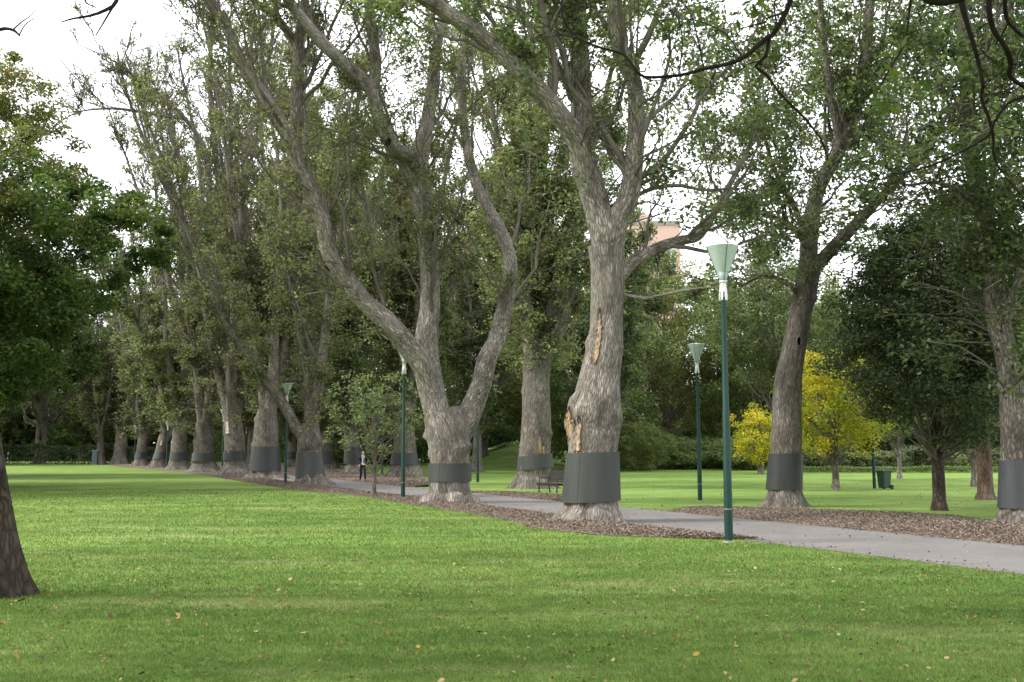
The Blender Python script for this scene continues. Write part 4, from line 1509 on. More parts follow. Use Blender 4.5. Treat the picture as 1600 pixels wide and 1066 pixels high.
def hedge(name, label, p0, p1, h, d, mat, seed, leaf=.2, n=20000):
    rng = np.random.default_rng(seed)
    p0, p1 = np.array(p0, float), np.array(p1, float)
    u = unit(p1 - p0)
    w = np.array([-u[1], u[0]])
    L = np.linalg.norm(p1 - p0)
    s = rng.uniform(0, L, n)
    a_ = rng.uniform(0, 1, n)
    edge = rng.uniform(size=n) < .45
    t = np.where(edge, -d / 2 + np.abs(rng.normal(size=n)) * .15, rng.uniform(-d / 2, d / 2, n))
    z = np.where(edge, rng.uniform(0, h, n), h - np.abs(rng.normal(size=n)) * .35)
    z *= 1 + .07 * np.sin(s * .6) + .05 * np.sin(s * 1.7 + 1)
    C = np.stack([p0[0] + u[0] * s + w[0] * t, p0[1] + u[1] * s + w[1] * t, np.maximum(z, .05)], -1)
    C[:, 2] += gh(C[:, 0], C[:, 1])
    org = np.array([p0[0], p0[1], 0])
    a = Acc()
    leaf_quads(a, C, leaf, rng, 0, upb=.3)
    o = a.build(name, M[mat], None, org)
    o.location = org
    tag(o, label, 'hedge')
    return o


hedge('hedge', 'long dark clipped hedge closing the far end of the lawn', (-112, 146), (-44, 146), 2.6, 2.2, 'leaf_yew', 70, .26, 26000)
hedge('low_hedge', 'low green border edging along the flower bed', (24.5, 90.2), (50, 90.2), .55, .6, 'leaf_mid', 71, .12, 9000)
hedge('back_hedge', 'tall dark hedge behind the avenue trunks', (-50, 168), (6, 128), 4.5, 2.5, 'leaf_dark', 72, .34, 60000)
hedge('back_hedge', 'dark evergreen hedge behind the flower bed', (10, 136), (75, 104), 4.0, 2.5, 'leaf_dark', 73, .32, 60000)

# the dim wood beyond everything: one mass
def wood():
    rng = np.random.default_rng(77)
    n = 120000
    th = rng.uniform(-.62, .62, n)
    r = rng.uniform(195, 225, n)
    x, y = np.sin(th) * r, np.cos(th) * r
    top = 15 + 3 * np.sin(th * 31) + 2 * np.sin(th * 67 + 1)
    top *= np.where(th > .05, .8, 1)
    z = rng.uniform(0, 1, n) ** 1.25 * top + gh(x, y)
    a = Acc()
    leaf_quads(a, np.stack([x, y, z], -1), 1.3, rng, 0, upb=.3)
    tag(a.build('woodland', M['leaf_dark']), 'dim far wood closing the view behind the park', 'woodland', kind='stuff')


wood()

# ------------------------------------------------------------------ trees beside and above the camera
def near_trees():
    rng = np.random.default_rng(5)
    # dark trunk standing close by at the lawn's edge of the frame
    Y = gpt(0, 935)[1] + .3
    org = np.array([gx(-2, Y), Y, 0])
    root = empty('leaning_tree', org)
    tag(root, 'dark rough leaning trunk with a yellow lichen spot close by on the lawn', 'tree')
    P, R = px_poly([(-1, 940, 108), (-2, 925, 97), (-5, 900, 84), (-14, 850, 78), (-22, 800, 76), (-30, 750, 74), (-37, 700, 72), (-60, 560, 66), (-90, 400, 60), (-125, 200, 52)], Y, 0, -.6)
    P = np.vstack([[P[0, 0], P[0, 1], -.1], P])
    R = np.append(R[0] * 1.05, R)
    P, R = extend(P, R, 5, rng, .6, 6, .06)
    tl = Limb(P, R, .07, 40, 4, .14, 6, .04, .25, knots=8)
    a = Acc()
    tl.add_to(a)
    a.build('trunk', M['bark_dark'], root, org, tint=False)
    patch(root, tl, at(14, 905, Y)[2], at(14, 880, Y)[2], math.radians(282), math.radians(300), org, mat_plain('lichen', (.30, .20, .03), .9, .1, 0, .5, 30), 2, .006, 'lichen_spot')
    limbs = [[(-125, 200, 30), (-90, 110, 16), (-40, 62, 9), (0, 46, 6), (20, 47, 5), (31, 56, 3)],
             [(20, 47, 3), (33, 35, 2.4), (46, 26, 1.6), (58, 14, 1)],
             [(30, 55, 2.6), (40, 38, 2), (60, 25, 1.2)],
             [(-140, 20, 20), (-40, -60, 14), (90, -70, 12), (170, -30, 8), (182, 2, 7), (165, 16, 6), (140, 25, 4.5), (115, 29, 3.5), (95, 35, 2)],
             [(178, 8, 4), (165, 30, 3), (150, 55, 2)], [(140, -20, 4), (133, 2, 3), (150, 12, 2)]]
    a = Acc()
    for q, tr in enumerate(limbs):
        LP, LR = px_poly(tr, Y, -.8, -1.8 if q in (0, 3) else -1.4)
        Limb(LP, LR, .12, 8, q + 60, 0, wob=.05).add_to(a)
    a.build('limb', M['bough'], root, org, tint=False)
    ca = Acc()
    C = rng.normal(size=(34000, 3)) * np.array([4.2, 3.4, 1.0]) + np.array([org[0] - 1.0, Y - 4.5, 9.6])  # unseen leaves above the frame, thickened to shade the near lawn
    C = C[C[:, 2] > 1.6 + .55 * np.maximum(C[:, 1], 0) + 1.0]
    leaf_quads(ca, C, .13, rng, 1)
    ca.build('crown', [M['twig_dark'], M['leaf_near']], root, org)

    # tree out of frame whose dark boughs hang into the top of the picture
    org = np.array([4.6, 4.4, 0])
    root = empty('overhanging_tree', org)
    tag(root, 'close tree whose thin dark crooked boughs and large leaves hang into view from above', 'tree')
    P = np.array([[4.6, 4.4, -.1], [4.6, 4.4, .4], [4.58, 4.42, 1.5], [4.5, 4.5, 3.0], [4.4, 4.6, 4.6], [4.1, 4.6, 6.4], [3.8, 4.5, 8.4]])
    tl = Limb(P, [.42, .34, .3, .28, .25, .19, .1], .12, 24, 9, .15, 6, .04, .3, knots=5)
    a = Acc()
    tl.add_to(a)
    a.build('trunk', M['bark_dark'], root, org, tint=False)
    q0 = at(1560, -60, 6.0)
    first = np.array([[4.45, 4.55, 4.2], [4.0, 5.2, 4.55]])
    bp, br = px_poly([(1555, -34, 30), (1500, -8, 26), (1455, -4, 24), (1420, -30, 17), (1360, -70, 13), (1290, -60, 11)], 6.1, 0, .5)
    big = Limb(np.vstack([first, bp]), np.concatenate([[.1, .075], br]), .07, 12, 3, 0, wob=.06, knots=4)
    a = Acc()
    big.add_to(a)
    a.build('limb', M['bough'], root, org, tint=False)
    boughs = [
        [(1290, -60, 11), (1245, -20, 9), (1228, 20, 8.5), (1207, 55, 8), (1195, 62, 8), (1165, 88, 7.5), (1140, 99, 7), (1100, 108, 6), (1060, 118, 5.5), (1006, 120, 5), (990, 105, 4.6),
         (975, 86, 4.4), (940, 75, 4), (906, 61, 3.6), (882, 34, 3), (877, 0, 2.6), (876, -20, 2)],
        [(1202, 58, 6), (1196, 88, 5.5), (1180, 104, 4.6), (1196, 116, 4.3), (1222, 150, 4), (1256, 184, 3.8), (1282, 217, 3.3), (1292, 244, 2.6), (1297, 267, 1.8)],
        [(1500, -6, 12), (1512, 40, 8), (1527, 90, 7), (1536, 135, 6.5), (1533, 152, 6), (1545, 185, 5.6), (1552, 215, 5), (1553, 245, 3.4), (1570, 275, 2), (1600, 310, 1.6)],
        [(1550, -30, 11), (1545, 5, 9), (1552, 45, 8.5), (1572, 75, 8), (1580, 100, 8), (1577, 116, 8), (1590, 130, 7), (1612, 142, 6)],
        [(1625, 148, 7), (1598, 152, 5.5), (1575, 162, 5), (1553, 193, 4.6), (1545, 212, 4.4), (1510, 233, 4), (1460, 257, 3.4), (1412, 270, 2.6), (1385, 272, 1.4)],
        [(1425, -28, 5), (1420, 25, 3.4), (1412, 70, 3), (1388, 112, 2.8), (1368, 150, 2.5), (1345, 210, 2), (1340, 240, 1.2)],
        [(1570, -20, 8), (1572, 25, 6.5), (1588, 48, 6), (1612, 66, 5)],
        [(1060, 118, 3), (1066, 70, 2.4), (1060, 30, 2.2), (1040, 8, 2), (1020, -20, 1.6)],
        [(1100, 108, 3), (1090, 60, 2.6), (1078, 20, 2.4), (1055, -10, 2)],
        [(1118, 103, 2.6), (1116, 116, 2.4), (1110, 128, 2), (1112, 140, 1.4)],
        [(1160, 90, 3), (1140, 60, 2.8), (1132, 52, 2.6), (1110, 40, 2.2), (1075, 30, 1.6), (1030, 32, 1.2)],
        [(1215, 45, 4), (1210, 10, 3), (1217, -20, 3)],
        [(1006, 120, 3), (1020, 126, 2), (1050, 122, 1.6)],
        [(980, 125, 2), (968, 140, 1.6), (966, 165, 1.3), (969, 182, .9)],
        [(1467, 262, 2.4), (1462, 280, 1.8), (1430, 312, 1.4), (1395, 328, 1)],
        [(906, 61, 2.2), (880, 55, 1.8), (850, 38, 1.5), (800, 8, 1.2)],
    ]
    TP = []
    a = Acc()
    for q, tr in enumerate(boughs):
        LP, LR = px_poly(tr, 6.6 + (q % 3) * .12, 0, .5)
        lb = Limb(LP, LR, .05, 7, q + 80, 0, wob=.07, knots=1)
        lb.add_to(a)
        TP.append(lb.poly(14))
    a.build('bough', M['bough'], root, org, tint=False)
    ca = Acc()
    SP = np.array([p for p, r in TP])
    SR = np.array([r for p, r in TP])
    t1, tr1 = spawn(SP[:, :], SR[:, :], 8, .1, 1, (.10, .45), 1.3, .1, .0, 6, .5, .5, rng, .0022, .4, 2)
    tubes(ca, t1, np.maximum(tr1, .0022), 4, 0)

    def long_leaves(C, size, hang):
        n = len(C)
        d = unit(np.stack([rng.normal(size=n), rng.normal(size=n), rng.normal(size=n) * .5 - hang], -1))
        e = unit(np.cross(d, rng.normal(size=(n, 3))))
        s = (size * rng.uniform(.7, 1.25, n))[:, None]
        V = np.stack([C, C + d * s * .45 + e * s * .2, C + d * s, C + d * s * .45 - e * s * .2], 1).reshape(-1, 3)
        ca.add(V, np.arange(4 * n).reshape(-1, 4), t=rng.uniform(0, 1, n), mi=1, smooth=False)
    spots = [(1166, 10, 8), (1178, 22, 6), (1192, 40, 5), (1185, 5, 5), (1100, 15, 2), (1085, 20, 2), (1275, 40, 3), (1290, 55, 2), (1327, 305, 2), (1390, 95, 5), (1380, 160, 6), (1368, 145, 6),
             (1400, 140, 5), (1340, 190, 3), (1290, 170, 2), (1275, 165, 2), (1300, 250, 4), (1310, 262, 2), (1370, 170, 4), (1385, 175, 4), (1410, 100, 4), (1440, 120, 4), (1460, 140, 5), (1215, 90, 2)]
    for (x, y, n) in [(x_, y_, n_ + 3) for x_, y_, n_ in spots]:
        c_ = at(x, y, 6.8)
        long_leaves(c_ + rng.normal(size=(n, 3)) * np.array([.035, .1, .035]), .085, .5)
    C = rng.normal(size=(34000, 3)) * np.array([5.5, 3.2, 1.2]) + np.array([1.0, 2.0, 9.0])  # unseen overhead leaf mass, made denser to darken the foreground grass
    C = C[C[:, 2] > 1.6 + .56 * np.maximum(C[:, 1], 0) + 1.2]
    leaf_quads(ca, C, .13, rng, 1)
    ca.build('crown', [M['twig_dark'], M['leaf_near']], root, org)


near_trees()


# ------------------------------------------------------------------ props helpers (bmesh)
def bm_obj(name, bm, mat, parent=None, smooth=False):
    me = bpy.data.meshes.new(name)
    bm.normal_update()
    bm.to_mesh(me)
    bm.free()
    for m in (mat if isinstance(mat, (list, tuple)) else [mat]):
        me.materials.append(m)
    if smooth:
        me.polygons.foreach_set('use_smooth', [True] * len(me.polygons))
    o = bpy.data.objects.new(name, me)
    COL.objects.link(o)
    if parent is not None:
        o.parent = parent
    return o


def lathe(bm, prof, seg=24, cx=0, cy=0):
    rings = []
    for r, z in prof:
        rings.append([bm.verts.new((cx + r * math.cos(2 * PI * k / seg), cy + r * math.sin(2 * PI * k / seg), z)) for k in range(seg)])
    for a, b in zip(rings, rings[1:]):
        for k in range(seg):
            bm.faces.new((a[k], a[(k + 1) % seg], b[(k + 1) % seg], b[k]))
    return rings


def cap(bm, ring, flip=False):
    bm.faces.new(ring[::-1] if flip else ring)


def box(bm, c, s, rot=None, bev=0.0):
    r = bmesh.ops.create_cube(bm, size=1)
    vs = r['verts']
    bmesh.ops.scale(bm, vec=s, verts=vs)
    if bev:
        es = list({e for v in vs for e in v.link_edges})
        rr = bmesh.ops.bevel(bm, geom=es, offset=bev, segments=2, affect='EDGES', profile=.5)
        vs = list({v for f in rr['faces'] for v in f.verts} | {v for v in vs if v.is_valid})
    if rot is not None:
        bmesh.ops.rotate(bm, cent=(0, 0, 0), matrix=rot, verts=vs)
    bmesh.ops.translate(bm, vec=c, verts=vs)
    return vs


def bar(bm, p0, p1, r, seg=8, r1=None):
    p0, p1 = Vector(p0), Vector(p1)
    d = p1 - p0
    L = d.length
    q = d.to_track_quat('Z', 'Y').to_matrix().to_4x4()
    rr = bmesh.ops.create_cone(bm, cap_ends=True, segments=seg, radius1=r, radius2=r if r1 is None else r1, depth=L)
    bmesh.ops.transform(bm, matrix=Matrix.Translation((p0 + p1) / 2) @ q, verts=rr['verts'])


# ------------------------------------------------------------------ street lamps
def make_lamp():
    root = empty('street_lamp', (0, 0, 0))
    bm = bmesh.new()
    rs = lathe(bm, [(.078, .05), (.078, .9), (.076, .92), (.068, 2.4), (.060, 2.42), (.050, 4.52)], 20)
    cap(bm, rs[0], True); cap(bm, rs[-1])
    bm_obj('pole', bm, M['pole'], root, True).modifiers.new('e', 'EDGE_SPLIT').split_angle = .7
    bm = bmesh.new()
    rs = lathe(bm, [(.080, .60), (.080, .615)], 20)
    rs2 = lathe(bm, [(.0775, .60), (.0775, .615)], 20)
    for k in range(20):
        for q in (0, 1):
            f = (rs[q][k], rs2[q][k], rs2[q][(k + 1) % 20], rs[q][(k + 1) % 20])
            bm.faces.new(f if q == 0 else f[::-1])
    bm_obj('clip_ring', bm, M['concrete'], root)
    bm = bmesh.new()
    rs = lathe(bm, [(.115, 0), (.11, .018), (.095, .026), (.078, .028)], 20)
    bm_obj('footing', bm, M['concrete'], root, True)
    bm = bmesh.new()
    rs = lathe(bm, [(.070, 4.62), (.066, 4.66), (.05, 4.76), (.045, 4.80), (.07, 4.803), (.072, 4.835), (.05, 4.84)], 20)
    # tapered fins that straddle the pole top
    for k in range(6):
        a = 2 * PI * k / 6
        u, w = Vector((math.cos(a), math.sin(a), 0)), Vector((-math.sin(a), math.cos(a), 0))
        pts = []
        for (r0, r1, z, hw) in ((.056, .082, 4.46, .010), (.054, .080, 4.55, .018), (.05, .066, 4.68, .02), (.046, .056, 4.79, .02)):
            for rr_ in (r0, r1):
                for sg in (-1, 1):
                    p = u * rr_ + w * hw * sg
                    pts.append(bm.verts.new((p.x, p.y, z)))
        for q in range(3):
            A_, B_ = pts[q * 4:q * 4 + 4], pts[q * 4 + 4:q * 4 + 8]
            for i_, j_ in ((0, 1), (1, 3), (3, 2), (2, 0)):
                bm.faces.new((A_[i_], A_[j_], B_[j_], B_[i_]))
        bm.faces.new((pts[0], pts[2], pts[3], pts[1]))
    bm_obj('collar', bm, M['white'], root)
    bm = bmesh.new()
    rs = lathe(bm, [(.112, 4.992), (.285, 5.43), (.300, 5.47), (.292, 5.47), (.275, 5.43), (.102, 4.992), (.112, 4.992)], 32)
    shade = bm_obj('shade', bm, M['glass'], root, True)
    shade.modifiers.new('e', 'EDGE_SPLIT').split_angle = .6
    bm = bmesh.new()
    rs = lathe(bm, [(.068, 4.842), (.112, 4.992), (.02, 4.994)], 28)
    bm_obj('shade_neck', bm, M['neck'], shade, True)
    bm = bmesh.new()
    rs = lathe(bm, [(.302, 5.468), (.306, 5.474), (.304, 5.49), (.15, 5.515), (.01, 5.52)], 32)
    bm_obj('lid', bm, M['cap'], root, True)
    for k in range(4):
        a = 2 * PI * k / 4 + PI / 2 + .1
        bm = bmesh.new()
        bar(bm, (.077 * math.cos(a), .077 * math.sin(a), 4.84), (.300 * math.cos(a), .300 * math.sin(a), 5.45), .0055, 6)
        bar(bm, (.300 * math.cos(a), .300 * math.sin(a), 5.45), (.306 * math.cos(a), .306 * math.sin(a), 5.495), .0055, 6)
        bm_obj('rib', bm, M['rib'], root)
    return root


lamp = make_lamp()
lamps = [((1139, 848), 1.0, 'tall green lamp post with pale inverted cone lantern on the path edge, closest and largest'),
         ((1094, 784), .98, 'green lamp post with cone lantern standing on the lawn across the path'),
         ((629.5, 781), 1.0, 'slim green lamp post in the mulch beside the great forked elm'),
         ((746.5, 755), 1.0, 'green lamp post on the lawn behind the forked elm, near the dark shrubs'),
         ((446, 756), 1.0, 'green lamp post beside the tall-guarded elm'),
         ((597, 743), 1.0, 'green lamp post mostly hidden behind the sapling'),
         ((347, 741), .95, 'green lamp post beside the pale patched elm'),
         ((260, 732.5), .95, 'green lamp post beside the elm with the white peeled spot'),
         ((209.5, 729), .95, 'distant green lamp post between two faded-guard elms'),
         ((384, 728), .95, 'green lamp post behind the pale patched elm'),
         ((1366.5, 765), .95, 'green lamp post beside the wheelie bin on the far lawn'),
         ]
for q, (p, s, lab) in enumerate(lamps):
    o = lamp if q == 0 else copy_tree(lamp)
    g = gpt(*p)
    o.location = (g[0], g[1], float(gh(g[0], g[1])))
    o.scale = (s, s, s)
    if q:
        o.rotation_euler = (random.uniform(-.006, .006), random.uniform(-.006, .006), random.uniform(0, 1.5))
    tag(o, lab, 'street lamp', 'green park lamp posts')

# ------------------------------------------------------------------ park bench
def make_bench(loc, rz):
    root = empty('park_bench', loc, rz)
    tag(root, 'dark brown slatted park bench in front of the gashed elm', 'bench')
    wood = mat_plain('bench_wood', (.024, .017, .015), .7, .25, 0, .3, 8)
    iron = mat_plain('bench_iron', (.018, .018, .018), .5, .4)
    W = 1.7
    bm = bmesh.new()
    for k in range(5):
        box(bm, (0, -.22 + k * .105, .435 - .012 * math.sin(k * .8)), (W, .096, .04), None, .006)
    box(bm, (0, -.255, .395), (W, .03, .09), None, .004)
    box(bm, (0, .22, .395), (W, .03, .09), None, .004)
    bm_obj('seat', bm, wood, root)
    bm = bmesh.new()
    for k in range(5):
        a = .22
        z = .52 + k * .095
        box(bm, (0, .245 + (z - .5) * math.tan(a), z), (W, .034, .09), Matrix.Rotation(-a, 3, 'X'), .006)
    bm_obj('backrest', bm, wood, root)
    for sx in (-1, 1):
        for sy in (-1, 1):
            bm = bmesh.new()
            x = sx * (W / 2 - .14)
            if sy < 0:
                bar(bm, (x, -.24, .0), (x, -.22, .42), .03)
                bar(bm, (x, -.24, .40), (x, .24, .405), .018)
            else:
                bar(bm, (x, .30, 0), (x, .215, .44), .03)
                bar(bm, (x, .215, .44), (x, .335, .95), .018)
            bm_obj('leg', bm, iron, root)
        bm = bmesh.new()
        x = sx * (W / 2 - .14)
        bar(bm, (x, -.21, .42), (x, -.21, .64), .016)
        bar(bm, (x, -.23, .64), (x, .27, .66), .018)
        bm_obj('armrest', bm, iron, root)
    return root


g = gpt(853, 774)
make_bench((g[0] + .30, g[1] + .7, 0), math.radians(-62))

# ------------------------------------------------------------------ wheelie bin
def make_bin(loc, rz):
    root = empty('wheelie_bin', loc, rz)
    tag(root, 'dark green wheelie bin on the far lawn', 'bin')
    gm = mat_plain('bin_plastic', (.022, .055, .038), .5, .35, 0, .15, 4)
    km = mat_plain('bin_tyre', (.015, .015, .015), .8, .2)
    bm = bmesh.new()
    sec = [(.05, .19, .20), (.07, .20, .21), (.30, .215, .235), (.76, .245, .275), (.76, .265, .295), (.80, .265, .295)]
    rings = []
    for z, hx, hy in sec:
        ring = []
        for k in range(20):
            a = 2 * PI * (k + .5) / 20
            cxx, syy = math.cos(a), math.sin(a)
            e = .35
            ring.append(bm.verts.new((hx * math.copysign(abs(cxx) ** e, cxx), hy * math.copysign(abs(syy) ** e, syy), z)))
        rings.append(ring)
    for a_, b_ in zip(rings, rings[1:]):
        for k in range(20):
            bm.faces.new((a_[k], a_[(k + 1) % 20], b_[(k + 1) % 20], b_[k]))
    cap(bm, rings[0], True); cap(bm, rings[-1])
    bm_obj('body', bm, gm, root)
    bm = bmesh.new()
    box(bm, (0, -.01, .83), (.56, .62, .05), None, .018)
    box(bm, (0, .0, .862), (.40, .46, .022), None, .008)
    bm_obj('lid', bm, gm, root)
    bm = bmesh.new()
    bar(bm, (-.22, .34, .80), (.22, .34, .80), .016)
    bar(bm, (-.2, .25, .80), (-.2, .34, .80), .014)
    bar(bm, (.2, .25, .80), (.2, .34, .80), .014)
    bm_obj('handle', bm, gm, root)
    for sx in (-1, 1):
        bm = bmesh.new()
        bar(bm, (sx * .215, .22, .10), (sx * .265, .22, .10), .10, 18)
        w = bm_obj('wheel', bm, km, root)
        bm = bmesh.new()
        bar(bm, (sx * .262, .22, .10), (sx * .272, .22, .10), .05, 14)
        bm_obj('hub', bm, gm, w)


g = gpt(1384.5, 764.5)
make_bin((g[0], g[1] + .2, 0), math.radians(-65))

# pale green service cabinet near the end of the avenue
def make_cabinet(loc):
    root = empty('service_cabinet', loc, .15)
    tag(root, 'dull blue green service cabinet standing beside the leaning elm', 'cabinet')
    cm = mat_plain('cabinet_paint', (.07, .105, .10), .5, .3)
    bm = bmesh.new()
    box(bm, (0, 0, 1.0), (.72, .7, 1.8), None, .02)
    bm_obj('body', bm, cm, root)
    bm = bmesh.new()
    box(bm, (0, 0, 1.94), (.82, .8, .08), None, .02)
    bm_obj('roof', bm, M['concrete'], root)
    bm = bmesh.new()
    box(bm, (0, -.362, 1.0), (.58, .024, 1.6), None, .008)
    d = bm_obj('door', bm, cm, root)
    bm = bmesh.new()
    box(bm, (.22, -.39, 1.0), (.03, .03, .16), None, .006)
    bm_obj('handle', bm, M['rib'], d)
    bm = bmesh.new()
    box(bm, (0, 0, .05), (.8, .78, .1))
    bm_obj('plinth', bm, M['concrete'], root)


make_cabinet((gx(170.5, 146), 142, float(gh(-57, 142))))

# ------------------------------------------------------------------ brick tower behind the trees
def make_tower():
    Y = 210
    x0, x1 = gx(986, Y), gx(1067, Y)
    W = x1 - x0
    D = 16.0
    H = at(1040, 352, Y)[2]
    z0 = float(gh((x0 + x1) / 2, Y + 8)) - .5
    root = empty('brick_tower', ((x0 + x1) / 2, Y + D / 2, z0))
    tag(root, 'pinkish brick tower block with a white edge rising behind the trees', 'building')
    m, t = nt('hazed_pink_brick')
    b = NB(t)
    ob = b.n('ShaderNodeTexCoord').outputs['Object']
    br = b.n('ShaderNodeTexBrick')
    br.inputs['Scale'].default_value = 2.2
    br.inputs['Color1'].default_value = (.50, .33, .275, 1)  # brick tones paled: distance haze is put into the colour
    br.inputs['Color2'].default_value = (.55, .37, .31, 1)
    br.inputs['Mortar'].default_value = (.54, .43, .38, 1)
    br.inputs['Mortar Size'].default_value = .012
    b.l(b.mapping(ob, (1, 1, 1), (PI / 2, 0, 0)), br.inputs['Vector'])
    b.out(br.outputs['Color'], .9, .15)
    H -= z0
    bm = bmesh.new()
    box(bm, (0, 0, H / 2), (W, D, H))
    bm_obj('wall', bm, m, root)
    bm = bmesh.new()
    box(bm, (0, 0, H + .45), (W + .3, D + .3, .9))
    rf = bm_obj('roof', bm, M['concrete'], root)
    bm = bmesh.new()
    box(bm, (-W * .15, 1, H + 2.4), (W * .4, 5, 3))
    bm_obj('plant_room', bm, m, rf)
    wm = mat_plain('white_render', (.72, .73, .75), .8, .2, 0, .05)
    bm = bmesh.new()
    box(bm, (W / 2 + .35, -.2, H / 2), (.7, D + .4, H - .6))
    bm_obj('corner_panel', bm, wm, root)
    gm = mat_plain('tower_glass', (.20, .21, .22), .25, .5, 0, .4, .4)
    fm = mat_plain('tower_frame', (.62, .60, .56), .7, .2)
    for k in range(int(H // 3) - 1):
        z = 3 * k + 2.6
        if z < 14:
            continue
        for fx in (-.34, -.02, .33):
            bm = bmesh.new()
            w_, h_ = 1.7, 1.35
            x = fx * W
            for (cx_, cz_, sx_, sz_) in ((0, h_ / 2 + .09, w_ + .36, .18), (0, -h_ / 2 - .12, w_ + .36, .24), (-w_ / 2 - .09, 0, .18, h_), (w_ / 2 + .09, 0, .18, h_), (0, 0, .09, h_)):
                box(bm, (x + cx_, -D / 2 - .06, z + cz_), (sx_, .22, sz_))
            f = bm_obj('window', bm, fm, root)
            bm = bmesh.new()
            box(bm, (x, -D / 2 - .02, z), (w_, .06, h_))
            bm_obj('pane', bm, gm, f)


make_tower()


# ------------------------------------------------------------------ people
def skin_body(name, verts, edges, radii, root_i, mat, parent, sub=2):
    me = bpy.data.meshes.new(name)
    me.from_pydata([Vector(v) for v in verts], edges, [])
    me.materials.append(mat)
    o = bpy.data.objects.new(name, me)
    COL.objects.link(o)
    o.parent = parent
    md = o.modifiers.new('skin', 'SKIN')
    md.use_smooth_shade = True
    sv = me.skin_vertices[0].data
    for i, r in enumerate(radii):
        sv[i].radius = r if isinstance(r, tuple) else (r, r)
        sv[i].use_root = (i == root_i)
    s = o.modifiers.new('sub', 'SUBSURF')
    s.levels = s.render_levels = sub
    return o


class Skel:
    def __init__(self):
        self.v, self.e, self.r = [], [], []

    def p(self, co, r, link=None):
        self.v.append(co); self.r.append(r)
        i = len(self.v) - 1
        if link is not None:
            self.e.append((link, i))
        return i

    def chain(self, start, pts):
        for co, r in pts:
            start = self.p(co, r, start)
        return start


